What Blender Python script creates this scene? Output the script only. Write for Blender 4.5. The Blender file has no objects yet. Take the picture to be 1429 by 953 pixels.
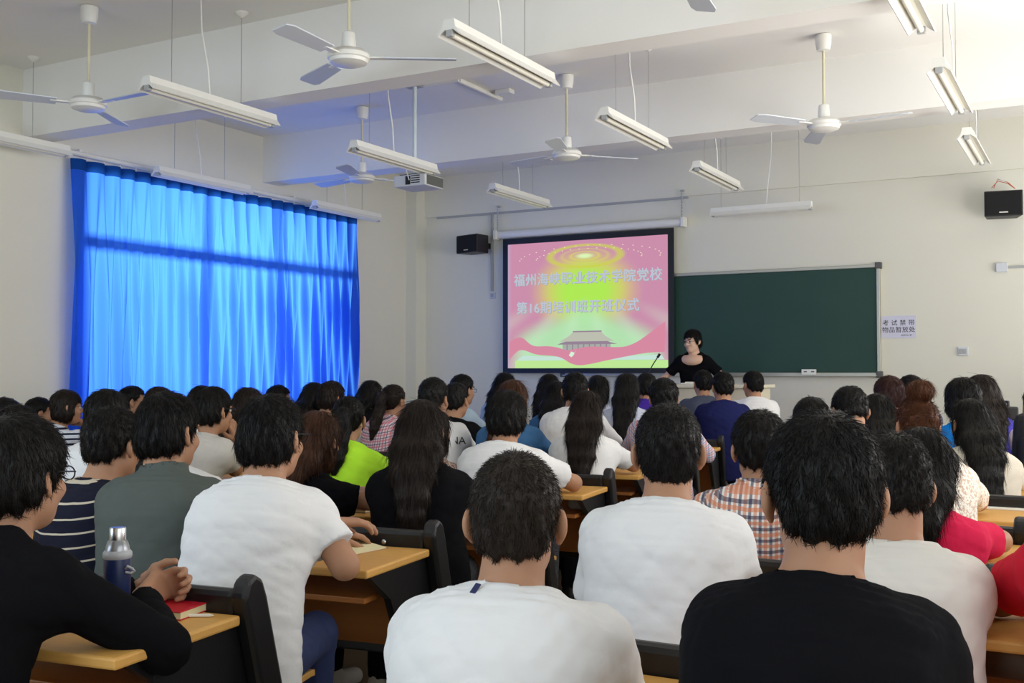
import bpy, bmesh, math, random
import numpy as np
from mathutils import Vector, Matrix, Euler

sc = bpy.context.scene
COL = sc.collection
rng = np.random.default_rng(7)
random.seed(7)
R = math.radians

# ------------------------------------------------------------------ camera
F, CX, CY = 1497.0, 714.5, 476.5
CAMZ, YAW, TILT = 1.33, R(28.9), R(1.66)
cam = bpy.data.cameras.new('camera'); cam_o = bpy.data.objects.new('camera', cam); COL.objects.link(cam_o)
cam_o.location = (0, 0, CAMZ); cam_o.rotation_euler = (R(90) + TILT, 0, YAW)
cam.sensor_width = 36.0; cam.lens = 36.0 * F / 1429.0; cam.clip_start = 0.05; cam.clip_end = 200
sc.camera = cam_o
CM = Euler((R(90) + TILT, 0, YAW)).to_matrix()

def ray(px, py):
    return CM @ Vector(((px - CX) / F, (CY - py) / F, -1.0))
def at_y(px, py, Y):
    d = ray(px, py); return Vector((0, 0, CAMZ)) + d * (Y / d.y)
def at_z(px, py, Z):
    d = ray(px, py); return Vector((0, 0, CAMZ)) + d * ((Z - CAMZ) / d.z)

# ------------------------------------------------------------------ colour / world / light
sc.view_settings.view_transform = 'Standard'; sc.view_settings.look = 'None'
sc.view_settings.gamma = 1.0; sc.view_settings.use_curve_mapping = False
sc.view_settings.exposure = 0.0

def lin(c):
    c /= 255.0
    return c / 12.92 if c <= 0.04045 else ((c + 0.055) / 1.055) ** 2.4
def S(r, g, b): return (lin(r), lin(g), lin(b), 1.0)

w = bpy.data.worlds.new('world'); sc.world = w; w.use_nodes = True
bg = w.node_tree.nodes['Background']; bg.inputs[0].default_value = (0.75, 0.85, 1.0, 1); bg.inputs[1].default_value = 1.0

XL, XR, YF, YB, ZC = -8.1, 1.15, 12.0, -1.7, 3.93   # room: left, right, front, back, ceiling
def area(name, loc, rot, sx, sy, power, col):
    l = bpy.data.lights.new(name, 'AREA'); l.shape = 'RECTANGLE'; l.size = sx; l.size_y = sy; l.energy = power; l.color = col
    o = bpy.data.objects.new(name, l); COL.objects.link(o); o.location = loc; o.rotation_euler = rot
    return o
WINS = [(-1.2, 2.3), (3.3, 5.7), (6.4, 8.7), (9.4, 11.6)]      # right-hand windows (y ranges)
WPOW = [50, 132, 150, 78]
for (y0, y1), p in zip(WINS, WPOW):
    area('daylight_right', (XR + 0.45, (y0 + y1) / 2, 1.95), (0, R(90) + (R(46) if y0 > 3 else R(20)), 0), 2.1, y1 - y0, p, (1.0, 0.96, 0.90))
area('daylight_curtain', (XL - 3.0, 8.45, 2.4), (0, R(-90), 0), 0.8, 1.3, 400, (0.95, 0.98, 1.0))
area('fill_rear', (-4.2, YB - 0.45, 2.0), (R(90 + 38), 0, 0), 5.0, 1.9, 190, (0.72, 0.86, 1.0))  # added fill from the unseen rear, cool and tilted up to lift ceiling and beams

# ------------------------------------------------------------------ materials
MATS = {}
def mat(name, col=(.8, .8, .8, 1), rough=.6, metal=0, bump=None, var=None, spec=.5, emit=None, sss=0, stretch=None, sheen=0):
    if name in MATS: return MATS[name]
    m = bpy.data.materials.new(name); m.use_nodes = True; nt = m.node_tree; b = nt.nodes['Principled BSDF']
    b.inputs['Base Color'].default_value = col; b.inputs['Roughness'].default_value = rough; b.inputs['Metallic'].default_value = metal
    b.inputs['Specular IOR Level'].default_value = spec
    if sheen: b.inputs['Sheen Weight'].default_value = sheen
    if sss:
        b.inputs['Subsurface Weight'].default_value = sss; b.inputs['Subsurface Radius'].default_value = (.9, .35, .2); b.inputs['Subsurface Scale'].default_value = .012
    if emit: b.inputs['Emission Color'].default_value = col; b.inputs['Emission Strength'].default_value = emit
    if bump or var:
        tc = nt.nodes.new('ShaderNodeTexCoord'); mp = nt.nodes.new('ShaderNodeMapping'); nt.links.new(tc.outputs['Object'], mp.inputs[0])
        if stretch: mp.inputs['Scale'].default_value = stretch
    if var:
        n = nt.nodes.new('ShaderNodeTexNoise'); n.inputs['Scale'].default_value = var[1]; n.inputs['Detail'].default_value = 5
        nt.links.new(mp.outputs[0], n.inputs['Vector'])
        mx = nt.nodes.new('ShaderNodeMix'); mx.data_type = 'RGBA'; nt.links.new(n.outputs[0], mx.inputs[0])
        k = var[0]; mx.inputs[6].default_value = tuple(c * (1 - k) for c in col[:3]) + (1,); mx.inputs[7].default_value = tuple(min(1, c * (1 + k)) for c in col[:3]) + (1,)
        nt.links.new(mx.outputs[2], b.inputs['Base Color'])
    if bump:
        n = nt.nodes.new('ShaderNodeTexNoise'); n.inputs['Scale'].default_value = bump[0]; n.inputs['Detail'].default_value = 4
        nt.links.new(mp.outputs[0], n.inputs['Vector'])
        bp = nt.nodes.new('ShaderNodeBump'); bp.inputs['Strength'].default_value = bump[1]; bp.inputs['Distance'].default_value = bump[2] if len(bump) > 2 else .01
        nt.links.new(n.outputs[0], bp.inputs['Height']); nt.links.new(bp.outputs[0], b.inputs['Normal'])
    MATS[name] = m
    return m

def nmath(nt, op, a, b=None, c=None):
    n = nt.nodes.new('ShaderNodeMath'); n.operation = op
    for i, v in enumerate((a, b, c)):
        if v is None: continue
        if isinstance(v, (int, float)): n.inputs[i].default_value = v
        else: nt.links.new(v, n.inputs[i])
    return n.outputs[0]
def nmix(nt, f, a, b):
    n = nt.nodes.new('ShaderNodeMix'); n.data_type = 'RGBA'
    for i, v in ((0, f), (6, a), (7, b)):
        if isinstance(v, (int, float, tuple)): n.inputs[i].default_value = v
        else: nt.links.new(v, n.inputs[i])
    return n.outputs[2]
def band(nt, s, period, width, off=0.0):
    return nmath(nt, 'LESS_THAN', nmath(nt, 'FRACT', nmath(nt, 'ADD', nmath(nt, 'DIVIDE', s, period), off + 50.0)), width)
def base_pattern(name, rough=.9):
    m = bpy.data.materials.new(name); m.use_nodes = True; nt = m.node_tree; b = nt.nodes['Principled BSDF']; b.inputs['Roughness'].default_value = rough
    b.inputs['Specular IOR Level'].default_value = .2
    tc = nt.nodes.new('ShaderNodeTexCoord'); sp = nt.nodes.new('ShaderNodeSeparateXYZ'); nt.links.new(tc.outputs['Object'], sp.inputs[0])
    MATS[name] = m
    return m, nt, b, sp.outputs[0], sp.outputs[1], sp.outputs[2], tc
def stripes(name, c0, c1, period, width, slope=0.0):
    if name in MATS: return MATS[name]
    m, nt, b, x, y, z, tc = base_pattern(name)
    s = nmath(nt, 'ADD', z, nmath(nt, 'MULTIPLY', y, slope))
    nt.links.new(nmix(nt, band(nt, s, period, width), c0, c1), b.inputs['Base Color'])
    return m
def plaid(name, base, ca, cb, period, wa=.28, wb=.18):
    if name in MATS: return MATS[name]
    m, nt, b, x, y, z, tc = base_pattern(name)
    v = nmath(nt, 'ADD', z, nmath(nt, 'MULTIPLY', y, -.35))
    col = base
    for s in (x, v):
        col = nmix(nt, nmath(nt, 'MULTIPLY', band(nt, s, period, wa), .62), col, ca)
        col = nmix(nt, nmath(nt, 'MULTIPLY', band(nt, s, period, wb, .5), .7), col, cb)
    nt.links.new(col, b.inputs['Base Color'])
    return m
def speckle(name, c0, c1, scale, lo=.5):
    if name in MATS: return MATS[name]
    m, nt, b, x, y, z, tc = base_pattern(name)
    n = nt.nodes.new('ShaderNodeTexNoise'); n.inputs['Scale'].default_value = scale; n.inputs['Detail'].default_value = 3; nt.links.new(tc.outputs['Object'], n.inputs['Vector'])
    f = nmath(nt, 'GREATER_THAN', n.outputs[0], lo)
    nt.links.new(nmix(nt, f, c0, c1), b.inputs['Base Color'])
    bp = nt.nodes.new('ShaderNodeBump'); bp.inputs['Strength'].default_value = .5; bp.inputs['Distance'].default_value = .004
    nt.links.new(n.outputs[0], bp.inputs['Height']); nt.links.new(bp.outputs[0], b.inputs['Normal'])
    return m
def wood(name, c0, c1, rough=.38):
    if name in MATS: return MATS[name]
    m, nt, b, x, y, z, tc = base_pattern(name, rough); b.inputs['Specular IOR Level'].default_value = .5
    mp = nt.nodes.new('ShaderNodeMapping'); mp.inputs['Scale'].default_value = (1.2, 26, 26); nt.links.new(tc.outputs['Object'], mp.inputs[0])
    n = nt.nodes.new('ShaderNodeTexNoise'); n.inputs['Scale'].default_value = 2.2; n.inputs['Detail'].default_value = 6; nt.links.new(mp.outputs[0], n.inputs['Vector'])
    nt.links.new(nmix(nt, n.outputs[0], c0, c1), b.inputs['Base Color'])
    return m

WALLM = mat('wall_paint', S(225, 223, 209), .85, bump=(60, .08, .004), var=(.02, 1.3))
CEILM = mat('ceiling_paint', S(236, 235, 230), .9, bump=(40, .06, .004), var=(.015, 1.0))
FLOORM = mat('floor_tile', S(150, 135, 112), .45, var=(.15, 3.0))
WHITEP = mat('white_enamel', S(232, 232, 226), .35)
CREAMP = mat('cream_enamel', S(226, 226, 205), .4)
GREYP = mat('grey_plastic', S(170, 172, 172), .5)
DKGREY = mat('dark_grille', S(88, 90, 88), .6)
BLACKM = mat('black_metal', S(24, 24, 27), .38, bump=(220, .15, .002))
BLACKP = mat('black_plastic', S(20, 20, 22), .45)
STEEL = mat('steel', S(205, 205, 205), .25, metal=1)
WOODT = wood('desk_wood', S(214, 158, 78), S(228, 176, 96), .5)
WOODD = wood('board_wood', S(176, 108, 48), S(196, 126, 62), .45)
PAPER = mat('paper', S(238, 234, 222), .8)
CREAMPAGE = mat('cream_pages', S(236, 226, 180), .85)
REDC = mat('red_cover', S(205, 30, 48), .35)

# ------------------------------------------------------------------ mesh helpers
class MB:
    """Collects boxes, tubes, lathes and prisms, then links them as ONE mesh object."""
    def __init__(s): s.v, s.f, s.mi = [], [], []
    def add(s, vs, fs, mi=0):
        n = len(s.v); s.v += [tuple(v) for v in vs]; s.f += [tuple(i + n for i in f) for f in fs]; s.mi += [mi] * len(fs); return s
    def box(s, c, d, rot=None, mi=0, taper=1.0):
        hx, hy, hz = d[0] / 2, d[1] / 2, d[2] / 2
        vs = [Vector((sx * hx * (taper if sz > 0 else 1), sy * hy * (taper if sz > 0 else 1), sz * hz)) for sz in (-1, 1) for sy in (-1, 1) for sx in (-1, 1)]
        if rot is not None: vs = [rot @ v for v in vs]
        vs = [v + Vector(c) for v in vs]
        return s.add(vs, [(0, 2, 3, 1), (4, 5, 7, 6), (0, 1, 5, 4), (2, 6, 7, 3), (0, 4, 6, 2), (1, 3, 7, 5)], mi)
    def span(s, a, b, mi=0):
        return s.box([(p + q) / 2 for p, q in zip(a, b)], [abs(q - p) for p, q in zip(a, b)], None, mi)
    def tube(s, pts, r, n=10, mi=0, caps=True):
        pts = [Vector(p) for p in pts]; rs = r if isinstance(r, (list, tuple)) else [r] * len(pts)
        rings = []; up = Vector((0.13, 0.21, 0.97))
        for i, p in enumerate(pts):
            t = (pts[min(i + 1, len(pts) - 1)] - pts[max(i - 1, 0)]).normalized()
            if abs(t.dot(up)) > .95: up = Vector((1, .1, .05))
            a = t.cross(up).normalized(); b = t.cross(a)
            rings.append([p + (a * math.cos(2 * math.pi * k / n) + b * math.sin(2 * math.pi * k / n)) * rs[i] for k in range(n)])
        vs = [v for rg in rings for v in rg]; fs = []
        for i in range(len(pts) - 1):
            for k in range(n): fs.append((i * n + k, i * n + (k + 1) % n, (i + 1) * n + (k + 1) % n, (i + 1) * n + k))
        if caps: fs += [tuple(range(n))[::-1], tuple(range((len(pts) - 1) * n, len(pts) * n))]
        return s.add(vs, fs, mi)
    def lathe(s, c, prof, n=28, mi=0, axis='z'):
        vs, fs = [], []
        for (r, h) in prof:
            for k in range(n):
                a = 2 * math.pi * k / n; p = (r * math.cos(a), r * math.sin(a), h)
                if axis == 'y': p = (p[0], p[2], p[1])
                if axis == 'x': p = (p[2], p[0], p[1])
                vs.append(Vector(c) + Vector(p))
        m = len(prof)
        for i in range(m - 1):
            for k in range(n): fs.append((i * n + k, i * n + (k + 1) % n, (i + 1) * n + (k + 1) % n, (i + 1) * n + k))
        fs += [tuple(range(n))[::-1], tuple(range((m - 1) * n, m * n))]
        return s.add(vs, fs, mi)
    def prism(s, poly, axis, a, b, mi=0):
        """poly: 2-D outline; axis: extrude direction 'x' (poly = y,z), 'y' (poly = x,z), 'z' (poly = x,y)"""
        def P(u, v, h): return {'x': (h, u, v), 'y': (u, h, v), 'z': (u, v, h)}[axis]
        n = len(poly); vs = [P(u, v, a) for u, v in poly] + [P(u, v, b) for u, v in poly]
        fs = [tuple(range(n)), tuple(range(2 * n - 1, n - 1, -1))] + [(i, i + n, (i + 1) % n + n, (i + 1) % n) for i in range(n)]
        return s.add(vs, fs, mi)
    def build(s, name, m, parent=None, smooth=False, bevel=0, loc=None):
        me = bpy.data.meshes.new(name); me.from_pydata(s.v, [], s.f)
        for mm in (m if isinstance(m, (list, tuple)) else [m]): me.materials.append(mm)
        me.polygons.foreach_set('material_index', s.mi)
        bm = bmesh.new(); bm.from_mesh(me); bmesh.ops.recalc_face_normals(bm, faces=bm.faces); bm.to_mesh(me); bm.free()
        if smooth:
            me.polygons.foreach_set('use_smooth', [True] * len(me.polygons)); me.set_sharp_from_angle(angle=R(38))
        o = bpy.data.objects.new(name, me); COL.objects.link(o)
        if bevel:
            bv = o.modifiers.new('bevel', 'BEVEL'); bv.width = bevel; bv.segments = 2; bv.limit_method = 'ANGLE'
        if parent is not None: o.parent = parent
        if loc is not None: o.location = loc
        return o
def tag(o, label=None, cat=None, group=None, kind=None):
    if label: o['label'] = label
    if cat: o['category'] = cat
    if group: o['group'] = group
    if kind: o['kind'] = kind
    return o
def thing(name, label, cat, loc=(0, 0, 0), rz=0, group=None):
    o = bpy.data.objects.new(name, None); COL.objects.link(o); o.location = loc; o.rotation_euler = (0, 0, rz); o.empty_display_size = .1
    return tag(o, label, cat, group)
def struct(mb, name, m, bevel=0): return tag(mb.build(name, m, bevel=bevel), kind='structure')

# ------------------------------------------------------------------ the room
T = .24
struct(MB().span((XL - T, YB - T, -.1), (XR + T, YF + T, 0)), 'floor', FLOORM)
struct(MB().span((XL - T, YB - T, ZC), (XR + T, YF + T, ZC + .15)), 'ceiling', CEILM)
struct(MB().span((XL - T, YF, 0), (XR + T, YF + T, ZC)), 'wall_front', WALLM)
bw = MB(); bw.span((XL, YB - T, 0), (-6.8, YB, ZC)); bw.span((-1.6, YB - T, 0), (XR, YB, ZC)); bw.span((-6.8, YB - T, 0), (-1.6, YB, 1.1)); bw.span((-6.8, YB - T, 3.1), (-1.6, YB, ZC))
struct(bw, 'wall_rear', WALLM)
WY0, WY1, WZ0, WZ1 = 6.62, 10.42, .95, 3.2
lw = MB(); lw.span((XL - T, YB - T, 0), (XL, WY0, ZC)); lw.span((XL - T, WY1, 0), (XL, YF + T, ZC)); lw.span((XL - T, WY0, 0), (XL, WY1, WZ0)); lw.span((XL - T, WY0, WZ1), (XL, WY1, ZC))
struct(lw, 'wall_left', WALLM)
rw = MB(); edges = [YB - T] + [e for p in WINS for e in p] + [YF + T]
for i in range(0, len(edges), 2): rw.span((XR, edges[i], 0), (XR + T, edges[i + 1], ZC))
for y0, y1 in WINS: rw.span((XR, y0, 0), (XR + T, y1, .95)); rw.span((XR, y0, 3.15), (XR + T, y1, ZC))
struct(rw, 'wall_right', WALLM)
struct(MB().span((XL, 11.76, 0), (XL + .16, YF, ZC)), 'trim_1', WALLM)            # corner pilaster
struct(MB().span((XL + .16, YF - .035, 3.40), (XR, YF, ZC)), 'trim_2', WALLM)      # front lintel face
for i, (y0, y1, z) in enumerate(((5.98, 6.23, 3.345), (8.98, 9.24, 3.425), (2.98, 3.24, 3.345), (-.02, .24, 3.345))):
    o = struct(MB().span((XL, y0, z), (XR, y1, ZC)), 'ceiling_beam', CEILM)
struct(MB().span((-7.6, 9.93, 0), (.6, YF, .2)), 'floor_platform', mat('dais', S(128, 116, 100), .6, var=(.1, 4)))
# window behind the curtain: frame with mullions
FR = mat('window_alu', S(120, 128, 134), .4)
wn = MB()
for y in (WY0 + .03, (WY0 + WY1) / 2 - .45, (WY0 + WY1) / 2 + .55, WY1 - .03): wn.span((XL - .16, y - .035, WZ0), (XL - .09, y + .035, WZ1))
for z in (WZ0 + .03, 2.50, WZ1 - .03): wn.span((XL - .16, WY0, z - .055), (XL - .09, WY1, z + .055))
struct(wn, 'window_1', FR)
glass = bpy.data.materials.new('window_glass'); glass.use_nodes = True
nt = glass.node_tree; nt.nodes.remove(nt.nodes['Principled BSDF']); tr = nt.nodes.new('ShaderNodeBsdfTransparent'); tr.inputs[0].default_value = (.93, .96, .97, 1); gl = nt.nodes.new('ShaderNodeBsdfGlossy'); gl.inputs['Roughness'].default_value = .02
ms = nt.nodes.new('ShaderNodeMixShader'); ms.inputs[0].default_value = .05; nt.links.new(tr.outputs[0], ms.inputs[1]); nt.links.new(gl.outputs[0], ms.inputs[2]); nt.links.new(ms.outputs[0], nt.nodes['Material Output'].inputs[0])
struct(MB().span((XL - .13, WY0, WZ0), (XL - .122, WY1, WZ1)), 'window_2', glass)
for i, (y0, y1) in enumerate(WINS):
    m_ = MB()
    for y in (y0 + .03, (y0 + y1) / 2, y1 - .03): m_.span((XR + .09, y - .03, .95), (XR + .15, y + .03, 3.15))
    for z in (.98, 2.4, 3.12): m_.span((XR + .09, y0, z - .03), (XR + .15, y1, z + .03))
    struct(m_, 'window_%d' % (i + 3), FR)

# ------------------------------------------------------------------ curtains
def curtain_mat(name, col, tcol, wt):
    m = bpy.data.materials.new(name); m.use_nodes = True; nt = m.node_tree; nt.nodes.remove(nt.nodes['Principled BSDF'])
    d = nt.nodes.new('ShaderNodeBsdfDiffuse'); d.inputs[0].default_value = col
    t = nt.nodes.new('ShaderNodeBsdfTranslucent'); t.inputs[0].default_value = tcol
    x = nt.nodes.new('ShaderNodeMixShader'); x.inputs[0].default_value = wt
    nt.links.new(d.outputs[0], x.inputs[1]); nt.links.new(t.outputs[0], x.inputs[2]); nt.links.new(x.outputs[0], nt.nodes['Material Output'].inputs[0])
    return m
CURT = curtain_mat('blue_curtain', (.02, .11, .6, 1), (.075, .27, 1.0, 1), .74)
CURTH = curtain_mat('blue_curtain_double', (.015, .09, .38, 1), (.01, .07, .3, 1), .5)
def curtain(y0, y1, label, seed):
    r = np.random.default_rng(seed)
    zt, zb = 3.235, .62; ny, nz = 230, 54
    u = np.linspace(0, 1, ny); v = np.linspace(0, 1, nz); npl = 11
    ph = r.uniform(0, 6.28, 6)
    V = []
    for b in v:
        z = zt + (zb - zt) * b
        q = u + .006 * np.sin(6.28 * u * 3 + ph[0]) + .012 * b * np.sin(6.28 * u * 2.3 + ph[1])
        pin = np.abs(np.sin(math.pi * npl * q)) ** (.55 - .0 * b)            # pinched at the tape
        soft = .5 + .5 * np.sin(2 * math.pi * npl * q + 1.2 * np.sin(6.28 * u * 1.7 + ph[2]) * b + ph[3] * b)
        fine = .5 + .5 * np.sin(2 * math.pi * npl * 2.3 * q + ph[4] + .8 * b)
        k = min(1, b * 2.2)
        x = XL + .06 + .085 * (pin * (1 - k) + soft * k) + .045 * fine * k
        y = y0 + (y1 - y0) * u + .02 * b * np.sin(6.28 * u * 4 + ph[5]) * np.sin(math.pi * u)
        V += [(float(x[i]), float(y[i]), float(z)) for i in range(ny)]
    hb = 3
    Fc = [(j * ny + i, j * ny + i + 1, (j + 1) * ny + i + 1, (j + 1) * ny + i) for j in range(hb - 1, nz - 1) for i in range(ny - 1)]
    m_ = MB(); m_.add(V, Fc); c = m_.build('curtain', CURT, smooth=True); tag(c, label, 'curtain', 'blue window curtains')
    h = MB(); h.add(V[:ny * hb], [(j * ny + i, j * ny + i + 1, (j + 1) * ny + i + 1, (j + 1) * ny + i) for j in range(hb - 1) for i in range(ny - 1)])
    h.build('header_tape', CURTH, c, smooth=True)
    for k in range(npl + 1):
        y = y0 + (y1 - y0) * k / npl; MB().tube([(XL + .085, y, 3.235), (XL + .085, y, 3.266)], .006, 6).build('curtain_hook', WHITEP, c)
curtain(6.40, 8.437, 'left half of the blue curtain, hanging beside the bare left wall', 3)
curtain(8.443, 10.56, 'right half of the blue curtain, hanging nearer the front wall', 9)
cr = MB().tube([(XL + .085, 6.3, 3.29), (XL + .085, 10.75, 3.29)], .022, 12).build('curtain_rail', WHITEP, smooth=True)
tag(cr, 'long white curtain rail above the blue curtains', 'curtain rail')
b_ = MB()
for y in (6.5, 7.5, 8.45, 9.4, 10.6): b_.span((XL, y - .015, 3.30), (XL + .1, y + .015, 3.33))
b_.build('bracket', WHITEP, cr)

# ------------------------------------------------------------------ ceiling fans
BLADE = mat('fan_blade', S(206, 212, 220), .5)
def fan(x, y, ang, label):
    f = thing('ceiling_fan', label, 'ceiling fan', (x, y, ZC), 0, 'ceiling fans')
    MB().lathe((0, 0, 0), [(.035, 0), (.062, -.005), (.06, -.07), (.05, -.12), (.02, -.125)], 20).build('canopy', WHITEP, f, smooth=True)
    MB().tube([(0, 0, -.1), (0, 0, -.6)], .011, 10).build('rod', mat('fan_rod', S(214, 208, 178), .4), f, smooth=True)
    MB().lathe((0, 0, -.6), [(.028, .06), (.04, .05), (.045, -.03), (.035, -.05)], 20).build('coupling', WHITEP, f, smooth=True)
    MB().lathe((0, 0, -.70), [(.05, .05), (.105, .04), (.128, .016), (.128, -.008), (.118, -.014), (.112, -.032), (.08, -.044), (.03, -.048)], 32).build('motor', WHITEP, f, smooth=True)
    for k in range(3):
        a = ang + k * 2 * math.pi / 3; rot = Matrix.Rotation(a, 3, 'Z')
        m_ = MB(); n = 9; V = []
        for i in range(n):
            t = i / (n - 1); rr = .21 + .44 * t; hw = .052 + .018 * t if i < n - 1 else .05; tw = R(11)
            for s_ in (-1, 1):
                for zz in (.004, -.004): V.append(rot @ Vector((rr + (0 if abs(s_) < 2 else 0), s_ * hw * math.cos(tw), s_ * hw * math.sin(tw) + zz)) + Vector((0, 0, -.70)))
        Fc = []
        for i in range(n - 1):
            o = i * 4; Fc += [(o, o + 2, o + 6, o + 4), (o + 1, o + 5, o + 7, o + 3), (o, o + 4, o + 5, o + 1), (o + 2, o + 3, o + 7, o + 6)]
        Fc += [(0, 1, 3, 2), ((n - 1) * 4, (n - 1) * 4 + 2, (n - 1) * 4 + 3, (n - 1) * 4 + 1)]
        bl = m_.add(V, Fc).build('blade', BLADE, f, bevel=.002)
        MB().box(rot @ Vector((.185, 0, 0)) + Vector((0, 0, -.70)), (.13, .045, .01), rot).build('blade_iron', WHITEP, bl)
fan(-6.28, 5.16, R(-2), 'white ceiling fan nearest the left wall in the rear bay')
fan(-3.97, 5.15, R(152), 'white ceiling fan in the rear bay, above the striped light beam')
fan(-1.72, 4.74, R(98), 'white ceiling fan of the rear bay nearest the right windows')
fan(-6.33, 8.43, R(170), 'white ceiling fan nearest the curtains, left of the projector')
fan(-4.08, 8.38, R(45), 'white ceiling fan to the right of the projector')
fan(-1.86, 8.33, R(-8), 'white ceiling fan farthest right above the chalkboard side')

# ------------------------------------------------------------------ hanging fluorescent battens
TUBEM = mat('tube_glass', S(240, 238, 222), .25)
def batten(x, y0, L, rz, label, wires=(.18, .72), top=ZC, z=3.22, tops=None):
    b = thing('hanging_light', label, 'hanging light', (x, y0, z), rz, 'hanging fluorescent lights')
    MB().prism([(-.042, -.010), (-.074, -.052), (-.068, -.056), (-.028, -.024), (.028, -.024), (.068, -.056), (.074, -.052), (.042, -.010), (.034, .035), (-.034, .035)], 'y', 0, L).build('housing', WHITEP, b)
    MB().tube([(0, .035, -.042), (0, L - .035, -.042)], .0165, 14).build('tube', TUBEM, b, smooth=True)
    for y in (.018, L - .018): MB().box((0, y, -.035), (.045, .03, .05)).build('end_cap', GREYP, b, bevel=.006)
    for i, t in enumerate(wires):
        tp = (tops[i] if tops else top) - z
        w_ = MB().tube([(0, t * L, .03), (0, t * L, tp)], .003, 6).build('hanging_wire', STEEL, b)
        MB().lathe((0, t * L, tp), [(.05, 0), (.045, -.012), (.012, -.035), (.004, -.04)], 14).build('ceiling_cup', WHITEP, w_, smooth=True)
    tp = (tops[1] if tops else top) - z
    MB().tube([(.02, .45 * L, .03), (.022, .45 * L - .02, tp * .3), (.0, .45 * L - .06, tp * .65), (0, .45 * L - .07, tp)], .006, 6).build('power_cord', WHITEP, b, smooth=True)
names = {(-7.7, 4.9): 'rear hanging light along the left wall, cut by the frame edge',
         (-7.7, 7.1): 'hanging light right in front of the left half of the curtain',
         (-7.7, 9.38): 'hanging light right in front of the right half of the curtain',
         (-5.42, 4.9): 'hanging light crossing under the beam between two fans at left',
         (-5.42, 7.1): 'hanging light just above and behind the projector',
         (-5.42, 9.4): 'hanging light between the projector and the projection screen',
         (-3.1, 4.9): 'largest looking hanging light at the top centre under the beam',
         (-3.15, 7.08): 'hanging light between the middle fan and the right fan',
         (-3.22, 9.3): 'small hanging light above the chalkboard light bar',
         (-.84, 4.9): 'hanging light cut by the top edge at the right',
         (-.86, 6.95): 'hanging light at right seen almost end on, in front of the far beam',
         (-.92, 9.05): 'hanging light at far right above the black wall speaker'}
for (x, y), l in names.items():
    if (x, y) == (-5.42, 7.1): batten(-5.23, 6.85, 1.177, 0, 'white ' + l, z=3.154)      # clear of the projector pole
    else: batten(x, y, 1.22, 0, 'white ' + l)
p0 = at_y(993, 298, 11.35); p1 = at_y(1133, 284, 11.35)
batten(p1.x, 11.35, p1.x - p0.x, R(90), 'white light bar hung across in front of the wall above the chalkboard', (.12, .9), z=p0.z + .02)

# ------------------------------------------------------------------ projector
PJ = thing('projector', 'white projector hanging from a ceiling pole', 'projector', (-5.42, 8.0, 0))
pz = 3.04
MB().span((-.13, -.14, pz - .055), (.21, .16, pz + .05)).build('projector_case', mat('projector_white', S(206, 208, 210), .45), PJ, bevel=.012)
MB().lathe((.0, .165, pz), [(.045, -.02), (.045, .02), (.03, .022)], 20, axis='y').build('lens', BLACKP, PJ, smooth=True)
MB().span((.2105, -.12, pz - .045), (.213, .145, pz + .04)).build('vent_grille', DKGREY, PJ)
mp_ = MB()
for k in range(4): mp_.span((.06, -.146, pz + .03 - k * .02), (.15, -.14, pz + .038 - k * .02))
mp_.span((-.0, -.146, pz - .04), (.05, -.14, pz + .035)); mp_.build('port_panel', BLACKP, PJ)
MB().tube([(0, 0, pz + .05), (0, 0, ZC)], .019, 14).build('pole', mat('pole_white', S(214, 226, 226), .4), PJ, smooth=True)
MB().span((-.09, -.06, ZC - .02), (.06, .06, ZC)).build('ceiling_plate', GREYP, PJ)
MB().span((-.1, -.09, pz + .05), (.08, .09, pz + .065)).build('mount_bracket', BLACKP, PJ)
MB().tube([(.04, -.145, pz), (.05, -.2, pz + .07), (.06, -.1, pz + .13), (.02, 0, pz + .1)], .006, 6).build('cable', WHITEP, PJ, smooth=True)
cd = MB().tube([(-5.3, 8.0, ZC - .02), (-4.95, 8.0, ZC - .02)], .018, 8).tube([(-4.95, 8.0, ZC - .02), (-4.95, 8.75, ZC - .02)], .022, 8).build('cable_conduit', WHITEP, smooth=True)
tag(cd, 'white cable conduit bent along the ceiling from the projector pole', 'conduit')
jb = MB().span((-4.87, 8.5, ZC - .04), (-4.72, 8.6, ZC)).build('junction_box', WHITEP, bevel=.006); tag(jb, 'small white box on the ceiling beside the conduit end', 'junction box')

# ------------------------------------------------------------------ front wall: board, screen, speakers, notices, switches
ch = thing('chalkboard', 'long dark green chalkboard with a metal frame behind the lecturer', 'chalkboard', (-4.0, YF, 1.33))
bx0, bx1, bh = -1.86, 1.87, 1.13
MB().span((bx0, -.03, 0), (bx1, -.001, bh)).build('board_surface', mat('chalk_green', S(30, 66, 56), .6, var=(.16, 2.2)), ch)
ALU = mat('aluminium', S(176, 174, 164), .4, metal=.6)
f_ = MB(); f_.span((bx0 - .03, -.05, bh), (bx1 + .03, 0, bh + .035)); f_.span((bx0 - .03, -.05, -.035), (bx1 + .03, 0, 0)); f_.span((bx0 - .035, -.05, 0), (bx0, 0, bh)); f_.span((bx1, -.05, 0), (bx1 + .035, 0, bh))
f_.build('board_frame', ALU, ch, bevel=.004)
MB().span((bx0, -.1, -.04), (bx1, -.04, -.025)).build('chalk_tray', ALU, ch)
for xx in (bx0 - .02, bx1 + .02):
    for zz in (-.02, bh + .02): MB().span((xx - .035, -.055, zz - .035), (xx + .035, 0, zz + .035)).build('corner_cap', mat('cap_grey', S(84, 84, 84), .5), ch, bevel=.008)
eb = thing('chalk_box', 'small white chalk box on the tray of the chalkboard', 'box', (at_y(1129, 517, 11.92).x, 11.917, 1.306))
MB().span((-.075, -.03, 0), (.075, .03, .06)).build('box_body', WHITEP, eb, bevel=.004)
for xx in (-.05, .03): MB().span((xx, -.032, .028), (xx + .035, -.03, .04)).build('slot', DKGREY, eb)

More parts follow.
